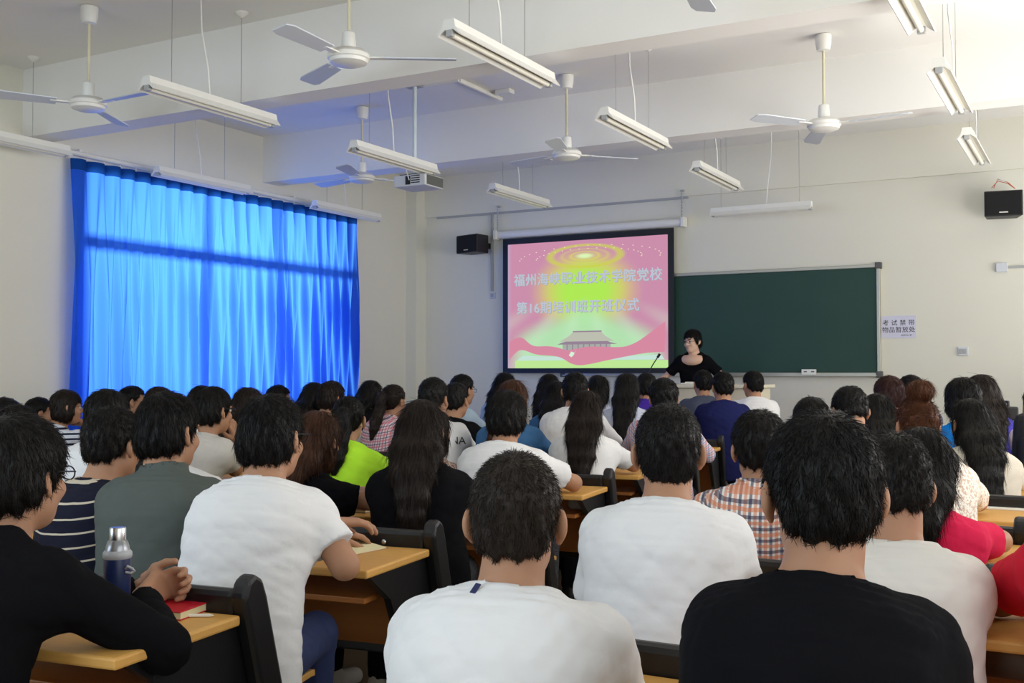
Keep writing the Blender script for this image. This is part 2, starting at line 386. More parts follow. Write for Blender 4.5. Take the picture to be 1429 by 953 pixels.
SX0, SX1, SZ0, SZ1, SY = -6.70, -4.40, 1.325, 3.03, 11.90
scr = thing('projection_screen', 'pull-down projection screen showing pink and yellow slide with Chinese title', 'projection screen', (SX0, SY, SZ0))
W_, H_ = SX1 - SX0, SZ1 - SZ0
def emis(name, col, st=1.0):
    if name in MATS: return MATS[name]
    m = bpy.data.materials.new(name); m.use_nodes = True; nt = m.node_tree; nt.nodes.remove(nt.nodes['Principled BSDF'])
    e = nt.nodes.new('ShaderNodeEmission'); e.inputs[0].default_value = col; e.inputs[1].default_value = st; nt.links.new(e.outputs[0], nt.nodes['Material Output'].inputs[0]); MATS[name] = m
    return m
MB().span((0, -.004, 0), (W_, .004, H_)).build('screen_border', BLACKP, scr)
cs = MB().tube([(-.12, .02, H_ + .06), (W_ + .12, .02, H_ + .06)], .05, 16).build('roller_case', WHITEP, scr, smooth=True)
for xx in (-.13, W_ + .09): MB().span((xx, -.04, H_), (xx + .05, .08, H_ + .12)).build('case_end', WHITEP, scr, bevel=.01)
for xx in (-.08, W_ + .1):
    mm = MB()
    for k in range(9): mm.lathe((xx, .0, H_ + .12 + k * .034), [(.004, -.016), (.011, -.008), (.011, .008), (.004, .016)], 8)
    mm.span((xx - .02, .0, H_ + .42), (xx + .02, .045, H_ + .44)); mm.build('hanging_chain', GREYP, scr)
m_, n_ = .075, .06
iw, ih = W_ - 2 * m_, H_ - n_ - .075
# the projected slide: gradient sheet (pink round a yellow-green glow, mint below)
sm = bpy.data.materials.new('slide_light'); sm.use_nodes = True; nt = sm.node_tree; nt.nodes.remove(nt.nodes['Principled BSDF'])
tc = nt.nodes.new('ShaderNodeTexCoord'); sp = nt.nodes.new('ShaderNodeSeparateXYZ'); nt.links.new(tc.outputs['Object'], sp.inputs[0])
u_ = nmath(nt, 'DIVIDE', nmath(nt, 'SUBTRACT', sp.outputs[0], m_ + iw * .5), iw); v_ = nmath(nt, 'DIVIDE', nmath(nt, 'SUBTRACT', sp.outputs[2], n_), ih)
def sstep(x, a, b):
    n = nt.nodes.new('ShaderNodeMapRange'); n.interpolation_type = 'SMOOTHSTEP'; nt.links.new(x, n.inputs[0]); n.inputs[1].default_value = a; n.inputs[2].default_value = b; return n.outputs[0]
def ell2(cu, cv, ru, rv):
    a = nmath(nt, 'POWER', nmath(nt, 'DIVIDE', nmath(nt, 'ABSOLUTE', nmath(nt, 'SUBTRACT', u_, cu)), ru), 2.0); b = nmath(nt, 'POWER', nmath(nt, 'DIVIDE', nmath(nt, 'ABSOLUTE', nmath(nt, 'SUBTRACT', v_, cv)), rv), 2.0)
    return nmath(nt, 'SQRT', nmath(nt, 'ADD', a, b))
col = S(210, 148, 178)
g = ell2(0.0, .60, .36, .36)
col = nmix(nt, sstep(g, 1.05, .55), col, S(222, 205, 120)); col = nmix(nt, sstep(g, .8, .3), col, S(182, 242, 90))
low = nmath(nt, 'MULTIPLY', sstep(nmath(nt, 'ADD', v_, nmath(nt, 'MULTIPLY', nmath(nt, 'ABSOLUTE', u_), .55)), .58, .38), sstep(nmath(nt, 'ABSOLUTE', u_), .52, .36))
col = nmix(nt, nmath(nt, 'MULTIPLY', low, .9), col, S(182, 240, 182))
ang = nmath(nt, 'ARCTAN2', u_, nmath(nt, 'SUBTRACT', v_, .78)); raysf = nmath(nt, 'MULTIPLY', nmath(nt, 'POWER', nmath(nt, 'ABSOLUTE', nmath(nt, 'SINE', nmath(nt, 'MULTIPLY', ang, 9.0))), 3.0), .25)
col = nmix(nt, nmath(nt, 'MULTIPLY', raysf, sstep(v_, .55, .35)), col, S(215, 245, 215))
rr_ = ell2(.0, .875, .26, .1); ringf = nmath(nt, 'MULTIPLY', sstep(nmath(nt, 'ABSOLUTE', nmath(nt, 'SUBTRACT', rr_, .85)), .16, .02), .75)
col = nmix(nt, ringf, col, S(212, 216, 80)); r2 = nmath(nt, 'MULTIPLY', nmath(nt, 'POWER', nmath(nt, 'ABSOLUTE', nmath(nt, 'SINE', nmath(nt, 'MULTIPLY', rr_, 14.0))), 4.0), sstep(rr_, .9, .3))
col = nmix(nt, nmath(nt, 'MULTIPLY', r2, .5), col, S(225, 230, 90)); col = nmix(nt, sstep(rr_, .3, .05), col, S(226, 255, 190))
col = nmix(nt, nmath(nt, 'MULTIPLY', sstep(u_, -.47, -.5), .6), col, S(190, 180, 210))
em = nt.nodes.new('ShaderNodeEmission'); nt.links.new(col, em.inputs[0]); em.inputs[1].default_value = .92; nt.links.new(em.outputs[0], nt.nodes['Material Output'].inputs[0])
MB().span((m_, -.006, n_), (m_ + iw, -.004, n_ + ih)).build('slide', sm, scr)
def flat(pts, name, m, y):
    mm = MB(); mm.prism([(m_ + a * iw, n_ + b * ih) for a, b in pts], 'y', -.006 - y, -.006 - y - .0006); return mm.build(name, m, scr)
def curve(keys, n=60):
    xs = np.array([k[0] for k in keys]); ys = np.array([k[1] for k in keys]); t = np.linspace(0, 1, len(keys)); tt = np.linspace(0, 1, n)
    def sm_(q):
        o = np.interp(tt, t, q); ker = np.ones(7) / 7; return np.convolve(np.pad(o, 3, 'edge'), ker, 'valid')
    return list(zip(sm_(xs), sm_(ys)))
flat([(.05, 0), (1, 0), (1, .06), (.05, .06)], 'slide_lawn', emis('lawn', S(190, 232, 150)), .0005)
flat([(.06, .06), (.98, .065), (.96, .10), (.72, .09), (.4, .085), (.1, .10)], 'slide_terrace', emis('terrace', S(196, 226, 214)), .0008)
hall = emis('hall', S(168, 172, 166)); hroof = emis('hall_roof', S(188, 190, 176)); hline = emis('hall_dark', S(150, 132, 150))
flat([(.36, .09), (.66, .09), (.66, .19), (.36, .19)], 'slide_hall_body', hall, .001)
flat([(.325, .185), (.70, .185), (.655, .20), (.64, .21), (.385, .21), (.355, .20)], 'slide_hall_eave', hline, .0012)
flat([(.34, .208), (.68, .208), (.625, .25), (.60, .285), (.43, .285), (.40, .25)], 'slide_hall_roof', hroof, .0014)
flat([(.425, .28), (.605, .28), (.605, .29), (.425, .29)], 'slide_hall_ridge', hline, .0016)
for k in range(8): flat([(.385 + k * .035, .12), (.392 + k * .035, .12), (.392 + k * .035, .185), (.385 + k * .035, .185)], 'slide_hall_column', hline, .0018)
top = curve([(0, .20), (.06, .26), (.12, .24), (.15, .17), (.22, .175), (.30, .175), (.36, .15), (.40, .13), (.47, .165), (.58, .17), (.70, .155), (.78, .165), (.86, .23), (.93, .30), (1.0, .36)])
bot = curve([(1.0, .12), (.9, .12), (.80, .10), (.7, .075), (.6, .05), (.5, .02), (.43, .02), (.38, .06), (.34, .095), (.25, .10), (.16, .11), (.1, .16), (.05, .13), (0, .05)])
ribb = MB(); tp_ = top; bt_ = bot[::-1]; n = len(tp_)
vs = [(m_ + a * iw, -.0085, n_ + b * ih) for a, b in tp_] + [(m_ + a * iw, -.0085, n_ + b * ih) for a, b in bt_]
ribb.add(vs, [(i, i + 1, n + i + 1, n + i) for i in range(n - 1)]); ribb.build('slide_ribbon', emis('ribbon', S(214, 138, 162)), scr)
flat([(.40, .10), (.415, .13), (.435, .12), (.445, .145), (.43, .10), (.415, .085)], 'slide_flowers', emis('flowers', S(214, 240, 214)), .0035)
stm = MB()
for k in range(40):
    a = (k % 20) / 20 * 3.4 - .13; rr = .30 + .1 * (k // 20); uu = .52 + rr * 1.1 * math.cos(a); vv = .86 + rr * .24 * math.sin(a)
    if vv < .98: stm.box((m_ + uu * iw, -.0075, n_ + vv * ih), (.016, .0008, .009))
stm.build('slide_stars', emis('stars', S(240, 226, 200)), scr)
def text(body, size, loc, m, parent, name, ext=.0006, sx=1.0, off_=0.0):
    cu = bpy.data.curves.new(name, 'FONT'); cu.body = body; cu.size = size; cu.align_x = 'CENTER'; cu.align_y = 'CENTER'; cu.extrude = ext; cu.offset = off_; cu.space_character = sx
    o = bpy.data.objects.new(name, cu); COL.objects.link(o); dg = bpy.context.evaluated_depsgraph_get(); me = bpy.data.meshes.new_from_object(o.evaluated_get(dg)); bpy.data.objects.remove(o)
    me.materials.clear(); me.materials.append(m); me.transform(Matrix.Rotation(R(90), 4, 'X'))
    o = bpy.data.objects.new(name, me); COL.objects.link(o); o.parent = parent; o.location = loc
    return o
TX = emis('slide_text', S(186, 196, 212)); TX2 = emis('slide_text_shadow', S(168, 168, 160))
for dx, dy, mm_, nm in ((.009, 0, TX2, 'slide_title_shadow'), (-.003, -.001, TX, 'slide_title'), (.003, -.0014, TX, 'slide_title')):
    text('福州海峡职业技术学院党校', .162, (m_ + iw * .505 + dx, -.008 + dy, n_ + ih * .70 - dx), mm_, scr, nm, .0004, 1.06)
    text('第16期培训班开班仪式', .162, (m_ + iw * .445 + dx, -.008 + dy, n_ + ih * .475 - dx), mm_, scr, nm, .0004, 1.06)

def speaker(px0, px1, py0, py1, rz, label):
    Y = 11.72; a = at_y(px0, py1, Y); b = at_y(px1, py0, Y); cx = (a.x + b.x) / 2; wd = b.x - a.x; hh = b.z - a.z
    s = thing('wall_speaker', label, 'speaker', (cx, Y, a.z), rz, 'black wall speakers')
    wd *= .82 if px0 < 1000 else .97
    MB().prism([(-wd / 2, -.11), (wd / 2, -.11), (wd / 2 * .8, .13), (-wd / 2 * .8, .13)], 'z', 0, hh).build('cabinet', BLACKP, s, bevel=.008)
    MB().span((-wd / 2 + .012, -.122, .012), (wd / 2 - .012, -.109, hh - .012)).build('grille', mat('speaker_cloth', S(14, 14, 16), .9), s, bevel=.006)
    MB().span((-.04, -.1235, .03), (.04, -.122, .042)).build('badge', STEEL, s)
    MB().span((-.03, .1, hh * .35), (.03, .3, hh * .65)).build('wall_bracket', BLACKP, s)
    return s
speaker(638, 682, 327, 355, R(-16), 'black wall speaker left of the projection screen')
sp2 = speaker(1372, 1427, 266, 305, R(8), 'black wall speaker high on the wall at the right')
wv = MB()
for c_, d_ in ((0, .05), (.02, .07)): wv.tube([(-.1 + c_, .0, .30), (-.04, .02, .32 + d_), (.05, .02, .31 + d_ * .6), (.12, .06, .29)], .004, 6)
wv.build('wire', mat('red_wire', S(190, 90, 60), .5), sp2, smooth=True)

a = at_y(1230, 472, 11.99); b = at_y(1278, 440, 11.99)
sg = thing('paper_notice', 'white paper notice with two lines of black characters beside the chalkboard', 'notice', ((a.x + b.x) / 2, YF - .001, (a.z + b.z) / 2))
sw_, sh_ = b.x - a.x, b.z - a.z
MB().span((-sw_ / 2, -.004, -sh_ / 2), (sw_ / 2, 0, sh_ / 2)).build('sheet', mat('notice_paper', S(214, 214, 232), .7), sg)
INK = mat('ink', S(24, 24, 34), .7)
text('考 试 禁 带', .066, (0, -.005, sh_ * .17), INK, sg, 'notice_text', .0005, 1.05); text('物品暂放处', .066, (0, -.005, -sh_ * .14), INK, sg, 'notice_text', .0005, 1.05)
text('考试中心 宣', .02, (sw_ * .22, -.005, -sh_ * .38), INK, sg, 'notice_text', .0004)
def plate(px, py, w_, h_, label, n=1):
    p = at_y(px, py, 11.98); o = thing('wall_switch', label, 'switch', (p.x, YF, p.z))
    MB().span((-w_ / 2, -.018, -h_ / 2), (w_ / 2, 0, h_ / 2)).build('plate', mat('switch_white', S(208, 212, 218), .4), o, bevel=.004)
    for k in range(n): MB().span((-w_ / 2 + .012 + k * (w_ - .024) / n, -.024, -h_ * .3), (-w_ / 2 + .008 + (k + 1) * (w_ - .024) / n, -.016, h_ * .3)).build('rocker', GREYP, o, bevel=.002)
plate(1344, 490, .1, .09, 'white wall switch low on the wall right of the notice', 2)
plate(687, 412, .075, .08, 'white wall switch below the conduit left of the screen', 1)
p = at_y(1398, 373, 11.97); o = thing('wall_socket', 'white wall box with a conduit running to the right', 'socket', (p.x, YF, p.z))
MB().span((-.055, -.035, -.045), (.055, 0, .045)).build('plate', mat('switch_white'), o, bevel=.005); MB().span((.05, -.022, -.012), (1.3, 0, .012)).build('conduit', GREYP, o)
p = at_y(686, 300, 11.97); q = at_y(687, 406, 11.97)
o = MB().span((p.x - .014, YF - .03, q.z), (p.x + .014, YF, 3.374)).build('wall_conduit', GREYP); tag(o, 'thin grey conduit running down the wall to a switch', 'conduit')
p = at_y(600, 304, 11.96)
o = MB().span((p.x + .1, YF - .03, 3.375), (-4.25, YF - .0, 3.40)).build('wall_trunking', GREYP); tag(o, 'thin grey cable trunking under the lintel above the screen', 'conduit')

# ------------------------------------------------------------------ bench desks
def rail_y(k, x):
    y = 1.95 + 1.01 * k
    return y + (.13 * (x + 1.79) if x < -1.5 else 0)
def bench_desk(x, y, rz, L, label, posts, group='wooden bench desks in rows', seat=True):
    """origin: floor under the right end of the back rail; the desk runs to local -x, its user sits at local -y, the bench ahead at +y"""
    d = thing('bench_desk', label, 'desk', (x, y, 0), rz, group)
    MB().span((-L, -.45, .735), (.0, -.035, .76)).build('desktop', WOODT, d, bevel=.006)
    MB().span((-L + .02, -.03, .742), (-.025, .012, .815)).build('back_rail', BLACKM, d, bevel=.016)
    nb = max(2, int(L / .55))
    for k in range(nb):
        xx = -.17 - k * (L - .34) / (nb - 1)
        MB().lathe((xx, -.031, .772), [(.009, 0), (.009, -.003), (.005, -.007)], 12, axis='y').build('bolt', STEEL, d, smooth=True)
    for i, px_ in enumerate(posts):
        pm = MB(); lean = [(-.045, .80), (-.03, .838), (.0, .853), (.03, .835), (.05, .79), (.20, .30), (.25, .0), (.15, .0), (.12, .25), (-.02, .72)]
        pm.prism(lean, 'x', px_ - .022, px_ + .024); po = pm.build('bench_post', BLACKM, d, bevel=.012)
        MB().span((px_ - .03, -.02, 0), (px_ + .03, .32, .03)).build('foot_plate', BLACKM, po, bevel=.006)
        xi = px_ - .03 if i < len(posts) - 1 or i == 0 else px_ + .03
        MB().prism([(-.40, .735), (.0, .735), (.06, .50), (.10, .40), (-.05, .41), (-.16, .47), (-.22, .56), (-.26, .64)], 'x', xi - .012, xi + .012).build('side_panel', BLACKM, d)
    MB().span((-L + .06, -.33, .634), (-.075, -.02, .652)).build('shelf', WOODD, d, bevel=.003)
    rot = Matrix.Rotation(R(-20), 3, 'X')
    MB().box((-L / 2, .055, .565), (L - .1, .018, .34), Matrix.Rotation(R(17), 3, 'X')).build('backrest_board', WOODD, d, bevel=.003)
    MB().span((-L + .04, .10, .37), (-.04, .14, .41)).build('seat_beam', BLACKM, d, bevel=.006)
    if seat:
        m_ = MB(); prof = [(.19, .465), (.28, .458), (.40, .46), (.53, .47), (.61, .468), (.66, .455), (.66, .437), (.60, .448), (.53, .451), (.40, .44), (.28, .438), (.19, .445)]
        m_.prism(prof, 'x', -L + .10, -.16); st = m_.build('seat', WOODT, d, bevel=.003)
        for k in range(nb):
            xx = -.23 - k * (L - .40) / (nb - 1)
            MB().lathe((xx, .34, .458), [(.011, 0), (.010, .004), (.004, .006)], 12).build('bolt', STEEL, st, smooth=True)
            MB().prism([(.10, .39), (.46, .43), (.46, .439), (.12, .43)], 'x', xx - .02, xx + .02).build('seat_bracket', BLACKM, st)
    return d
RZL = R(7.4)
who_l = ['with the dark blue flask and red book on it', 'with the open notebook on it', 'behind the woman in the neon top', 'with a clear cup on its shelf',
         'with a red booklet at its end', 'ending beside the short-haired man in white', 'just behind the man in navy', 'in front of the man in navy']
for k in range(8):
    x = -1.79 - .131 * 1.01 * k
    bench_desk(x, 1.95 + 1.01 * k, RZL, 2.55, 'black framed wooden bench desk ' + who_l[k], [-.005, -1.27, -2.545])
for k in range(7):
    x = -4.95 - .131 * 1.01 * k * .6
    bench_desk(x, rail_y(k, x), RZL, 2.2 if k < 5 else 1.9, 'wooden bench desk on the curtain side, %s' % ['rearmost by the bare left wall', 'second from the rear', 'behind the woman in the striped top', 'under the woman in the striped top', 'at the left half of the curtain', 'at the right half of the curtain', 'nearest the front wall'][k], [-.005, -1.1, -2.19 if k < 5 else -1.89])
who_m = ['at the frontmost cropped head', 'behind the man in the plaid shirt', 'in front of the plaid shirt man', 'with a sheet of paper on it', 'behind the blue jacket', 'under the blue jacket sleeve', 'with the black camera on it', 'nearest the chalkboard on the right side']
for k in range(8):
    bench_desk(.95, rail_y(k, 0), 0, 2.0, 'bench desk of the right block ' + who_m[k], [-.005, -1.2, -1.995])

# ------------------------------------------------------------------ lecturer's podium
pd = thing('podium', 'cream lectern desk the standing lecturer leans on', 'podium', (-3.52, 10.27, .2))
PODM = mat('podium_cream', S(222, 214, 190), .5, var=(.04, 6))
MB().span((-.62, -.28, 0), (.62, .28, .98)).build('podium_body', PODM, pd, bevel=.01)
MB().span((-.66, -.32, .98), (.66, .32, 1.015)).build('podium_top', mat('podium_top', S(226, 220, 198), .4), pd, bevel=.008)
MB().span((-.5, -.29, .12), (-.02, -.28, .86)).build('podium_door', PODM, pd, bevel=.006); MB().span((.02, -.29, .12), (.5, -.28, .86)).build('podium_door', PODM, pd, bevel=.006)

# ------------------------------------------------------------------ implicit-surface modeller (smooth unions meshed by surface nets)
f32 = np.float32
class SDF:
    def __init__(s, lo, hi, h):
        s.lo = np.array(lo, float) - 3 * h; s.h = h; n = np.ceil((np.array(hi, float) + 3 * h - s.lo) / h).astype(int) + 1
        s.ax = [(s.lo[i] + h * np.arange(n[i])).astype(f32) for i in range(3)]; s.D = np.full(n, 1.0, f32)
    def put(s, fn, lo, hi, k=.02, op='u', cut=None):
        m = k + 3 * s.h; sl = []
        for i in range(3):
            a = max(0, int((lo[i] - m - s.lo[i]) / s.h)); b = min(len(s.ax[i]), int((hi[i] + m - s.lo[i]) / s.h) + 2)
            if b <= a: return s
            sl.append(slice(a, b))
        X = s.ax[0][sl[0]][:, None, None]; Y = s.ax[1][sl[1]][None, :, None]; Z = s.ax[2][sl[2]][None, None, :]
        d = fn(X, Y, Z)
        for c in (cut or []):
            d = np.maximum(d, (X - c[0][0]) * c[1][0] + (Y - c[0][1]) * c[1][1] + (Z - c[0][2]) * c[1][2])
        D = s.D[tuple(sl)]
        if op == 'u':
            h = np.clip(.5 + .5 * (D - d) / k, 0, 1); s.D[tuple(sl)] = D * (1 - h) + d * h - k * h * (1 - h)
        else:
            h = np.clip(.5 - .5 * (D + d) / k, 0, 1); s.D[tuple(sl)] = D * (1 - h) - d * h + k * h * (1 - h)
        return s
    def cone(s, a, b, ra, rb, k=.02, op='u', cut=None):
        a = np.array(a, float); b = np.array(b, float); ba = b - a; L2 = max(1e-9, float(ba @ ba)); r = max(ra, rb)
        def fn(X, Y, Z):
            t = np.clip(((X - a[0]) * ba[0] + (Y - a[1]) * ba[1] + (Z - a[2]) * ba[2]) / L2, 0, 1).astype(f32)
            return np.sqrt((X - a[0] - t * ba[0]) ** 2 + (Y - a[1] - t * ba[1]) ** 2 + (Z - a[2] - t * ba[2]) ** 2) - (ra + (rb - ra) * t)
        return s.put(fn, np.minimum(a, b) - r, np.maximum(a, b) + r, k, op, cut)
    def ell(s, c, r, k=.02, op='u', M=None, cut=None):
        c = np.array(c, float); r = np.array(r, float); mr = float(r.max())
        def fn(X, Y, Z):
            x, y, z = X - c[0], Y - c[1], Z - c[2]
            if M is not None: x, y, z = (M[0][0] * x + M[1][0] * y + M[2][0] * z, M[0][1] * x + M[1][1] * y + M[2][1] * z, M[0][2] * x + M[1][2] * y + M[2][2] * z)
            k0 = np.sqrt((x / r[0]) ** 2 + (y / r[1]) ** 2 + (z / r[2]) ** 2); k1 = np.sqrt((x / r[0] ** 2) ** 2 + (y / r[1] ** 2) ** 2 + (z / r[2] ** 2) ** 2) + 1e-6
            return k0 * (k0 - 1) / k1
        return s.put(fn, c - mr, c + mr, k, op, cut)
    def torso(s, pts, rx, ry, grow=0, k=.03, cut=None):
        P = np.array(pts, float); n = len(P); T = np.gradient(P, axis=0); T /= np.linalg.norm(T, axis=1)[:, None]
        RX = np.interp(np.linspace(0, 1, n), [q[0] for q in rx], [q[1] for q in rx]) + grow; RY = np.interp(np.linspace(0, 1, n), [q[0] for q in ry], [q[1] for q in ry]) + grow
        def fn(X, Y, Z):
            y = Y[0, :, 0][:, None]; z = Z[0, 0, :][None, :]
            dd = (y[..., None] - P[:, 0]) ** 2 + (z[..., None] - P[:, 1]) ** 2; i = dd.argmin(-1)
            i2 = np.clip(i, 0, n - 1); dy = y - P[i2, 0]; dz = z - P[i2, 1]; tw = dy * T[i2, 0] + dz * T[i2, 1]; v = dy * T[i2, 1] - dz * T[i2, 0]
            # fractional param to avoid steps
            seg = np.linalg.norm(P[1] - P[0]); fr = np.clip(i2 + np.clip(tw / max(seg, 1e-6), -.5, .5), 0, n - 1); RXi = np.interp(fr, np.arange(n), RX)[None]; RYi = np.interp(fr, np.arange(n), RY)[None]; v = v[None]
            k0 = np.sqrt((X / RXi) ** 2 + (v / RYi) ** 2); k1 = np.sqrt((X / RXi ** 2) ** 2 + (v / RYi ** 2) ** 2) + 1e-6
            d = k0 * (k0 - 1) / k1
            wz = np.where(i2 == n - 1, tw, np.where(i2 == 0, -tw, -1))[None]
            return np.maximum(d, wz).astype(f32)
        m = max(RX.max(), RY.max())
        return s.put(fn, (-m, P[:, 0].min() - m, P[:, 1].min() - m), (m, P[:, 0].max() + m, P[:, 1].max() + m), k, 'u', cut)
    def folds(s, amp, seed, dirs=None, wl=(.05, .14)):
        r = np.random.default_rng(seed); X = s.ax[0][:, None, None]; Y = s.ax[1][None, :, None]; Z = s.ax[2][None, None, :]
        acc = 0
        for i in range(6):
            d = r.normal(size=3); d[2] *= 1.4; d /= np.linalg.norm(d); lam = r.uniform(*wl); q = 6.283 / lam
            ph = (q * (d[0] * X + d[1] * Y + d[2] * Z) + r.uniform(0, 6.28) + 1.3 * np.sin(9 * X + 7 * Z + i) + 1.1 * np.sin(11 * Y + i * 2)).astype(f32)
            acc = acc + (1 - np.abs(np.sin(ph))) ** 2.2 * f32(.5) - f32(.18)
        s.D += (amp * acc).astype(f32); return s
    def mesh(s):
        D = s.D; S_ = D < 0; h = s.h
        c = [S_[i:S_.shape[0] - 1 + i, j:S_.shape[1] - 1 + j, k:S_.shape[2] - 1 + k] for i in (0, 1) for j in (0, 1) for k in (0, 1)]
        cnt = sum(a.astype(np.int8) for a in c); act = (cnt > 0) & (cnt < 8); idx = np.argwhere(act)
        if len(idx) == 0: return np.zeros((0, 3)), np.zeros((0, 4), int)
        ids = np.full(act.shape, -1, np.int32); ids[act] = np.arange(len(idx))
        co = np.array([(i, j, k) for i in (0, 1) for j in (0, 1) for k in (0, 1)]); val = np.stack([D[idx[:, 0] + o[0], idx[:, 1] + o[1], idx[:, 2] + o[2]] for o in co], 1)
        acc = np.zeros((len(idx), 3)); n = np.zeros(len(idx))
        for a in range(8):
            for b in range(a + 1, 8):
                if abs(co[a] - co[b]).sum() != 1: continue
                va, vb = val[:, a], val[:, b]; x = (va < 0) != (vb < 0); t = np.where(x, va / np.where(x, va - vb, 1), 0)
                acc += np.where(x[:, None], co[a] + t[:, None] * (co[b] - co[a]), 0); n += x
        V = s.lo + h * (idx + acc / n[:, None]); Q = []
        for axis in range(3):
            o = [0, 0, 0]; o[axis] = 1; sh = D.shape
            A = S_[:sh[0] - o[0], :sh[1] - o[1], :sh[2] - o[2]]; B = S_[o[0]:, o[1]:, o[2]:]; e = np.argwhere(A != B); u, v = [(1, 2), (2, 0), (0, 1)][axis]
            e = e[(e[:, u] > 0) & (e[:, v] > 0)]
            def cid(du, dv):
                q = e.copy(); q[:, u] += du; q[:, v] += dv; return ids[q[:, 0], q[:, 1], q[:, 2]]
            e = e[(e[:, u] < act.shape[u]) & (e[:, v] < act.shape[v])]
            q = np.stack([cid(-1, -1), cid(0, -1), cid(0, 0), cid(-1, 0)], 1); fl = ~A[e[:, 0], e[:, 1], e[:, 2]]; q[fl] = q[fl][:, ::-1]; Q.append(q)
        return V, np.concatenate(Q)

def np_mesh(name, V, Q, m, parent=None, Tri=None):
    me = bpy.data.meshes.new(name); nT = 0 if Tri is None else len(Tri); nl = 4 * len(Q) + 3 * nT
    me.vertices.add(len(V)); me.vertices.foreach_set('co', np.asarray(V, f32).ravel()); me.loops.add(nl)
    li = np.asarray(Q, np.int32).ravel(); st = 4 * np.arange(len(Q))
    if nT: li = np.concatenate([li, np.asarray(Tri, np.int32).ravel()]); st = np.concatenate([st, 4 * len(Q) + 3 * np.arange(nT)])
    me.loops.foreach_set('vertex_index', li); me.polygons.add(len(st)); me.polygons.foreach_set('loop_start', st.astype(np.int32)); me.update(calc_edges=True)
    me.polygons.foreach_set('use_smooth', np.ones(len(st), bool)); me.materials.append(m)
    o = bpy.data.objects.new(name, me); COL.objects.link(o)
    if parent is not None: o.parent = parent
    return o
def vnormals(V, Q):
    n = np.cross(V[Q[:, 2]] - V[Q[:, 0]], V[Q[:, 3]] - V[Q[:, 1]]); N = np.zeros_like(V)
    for i in range(4): np.add.at(N, Q[:, i], n)
    return N / (np.linalg.norm(N, axis=1)[:, None] + 1e-9)
def strands(P, N, flow, n, length, width, lift, curl=.3, g=None):
    r = g or rng; i = r.integers(0, len(P), n); p = P[i]; nn = N[i]; f = flow[i] + r.normal(0, curl, (n, 3)) * .4
    f -= nn * (f * nn).sum(1)[:, None]; f /= np.linalg.norm(f, axis=1)[:, None] + 1e-9
    L = (length * r.uniform(.55, 1.15, n))[:, None]; lf = lift * r.uniform(.3, 1.3, n)[:, None]
    m = p + L * .5 * f + nn * L * .5 * lf; t = p + L * f + nn * L * lf * (.7 + r.normal(0, .25, (n, 1))) ; b = np.cross(nn, f)
    W = width
    V = np.stack([p - b * W, p + b * W, p + nn * W * .9, m - b * W * .8, m + b * W * .8, m + nn * W * .8, t], 1).reshape(-1, 3); o = 7 * np.arange(n)[:, None]
    Q = np.concatenate([o + np.array(q) for q in ((0, 3, 5, 2), (2, 5, 4, 1), (1, 4, 3, 0))]); T_ = np.concatenate([o + np.array(q) for q in ((3, 6, 5), (5, 6, 4), (4, 6, 3))])
    return V, Q, T_

# ------------------------------------------------------------------ people
def skin(tone=0):
    c = [(.44, .23, .135, 1), (.30, .15, .085, 1), (.64, .41, .30, 1), (.30, .15, .085, 1)][tone]
    return mat('skin_%d' % tone, c, .55, sss=.12, bump=(260, .12, .002), var=(.08, 22), spec=.35)
def hairm(c):
    t = {'black': (.0055, .0048, .0045, 1), 'soft': (.008, .0068, .006, 1), 'dark': (.015, .0095, .007, 1), 'brown': (.055, .022, .011, 1), 'redbrown': (.085, .030, .013, 1), 'maroon': (.035, .012, .010, 1), 'crop': (.020, .014, .010, 1)}[c]
    return mat('hair_' + c, t, .46, bump=(46, .5, .006), var=(.35, 30), spec=.2, stretch=(5, 5, .1))
def cloth(name, col, rough=.9): return mat('cloth_' + name, col, rough, bump=(11, .35, .012), spec=.15 if col[0] > .02 else .06)
C = dict(white=cloth('white', S(232, 232, 232)), offwhite=cloth('offwhite', S(222, 218, 210)), black=cloth('black', (.0045, .0045, .006, 1)), softblack=cloth('softblack', (.006, .006, .0075, 1)), grey=cloth('olive_grey', S(86, 93, 89)), stone=cloth('stone', S(206, 202, 196)),
         neon=cloth('neon', S(190, 250, 62)), navy=cloth('navy', S(34, 38, 84)), slate=cloth('slate', S(76, 82, 98)), purple=cloth('purple', S(70, 44, 150)), denim=cloth('denim', S(62, 104, 148)), blue=cloth('bright_blue', S(20, 126, 216)),
         lightblue=cloth('light_blue', S(170, 190, 208)), paleblue=cloth('pale_blue', S(196, 202, 220)), red=cloth('red', S(214, 34, 56)), pink=cloth('crimson', S(214, 34, 78)), beige=cloth('beige', S(214, 206, 190)), violet=cloth('violet', S(78, 74, 178)), dkgrey=cloth('dkgrey', S(56, 56, 62)), lilac=cloth('lilac', S(218, 206, 214)))
C['navystripe'] = stripes('navy_cream_stripes', S(26, 28, 44), S(206, 194, 172), .044, .13, -.25)
C['bwstripe'] = stripes('white_navy_stripes', S(226, 230, 240), S(40, 46, 70), .034, .38)
C['plaid'] = plaid('orange_navy_plaid', S(236, 232, 228), S(222, 128, 74), S(38, 40, 78), .032, .30, .28)
C['pinkplaid'] = plaid('pink_plaid', S(232, 214, 220), S(206, 96, 110), S(54, 60, 96), .034)
C['bluered'] = plaid('blue_red_check', S(216, 212, 222), S(206, 130, 130), S(96, 122, 170), .032)
C['lace'] = speckle('white_lace', S(214, 190, 170), S(240, 236, 226), 95, .47)
C['mottled'] = speckle('mottled_knit', S(150, 112, 98), S(220, 204, 192), 120, .5)
C['print'] = speckle('speckled_print', S(40, 40, 46), S(232, 230, 218), 60, .40)
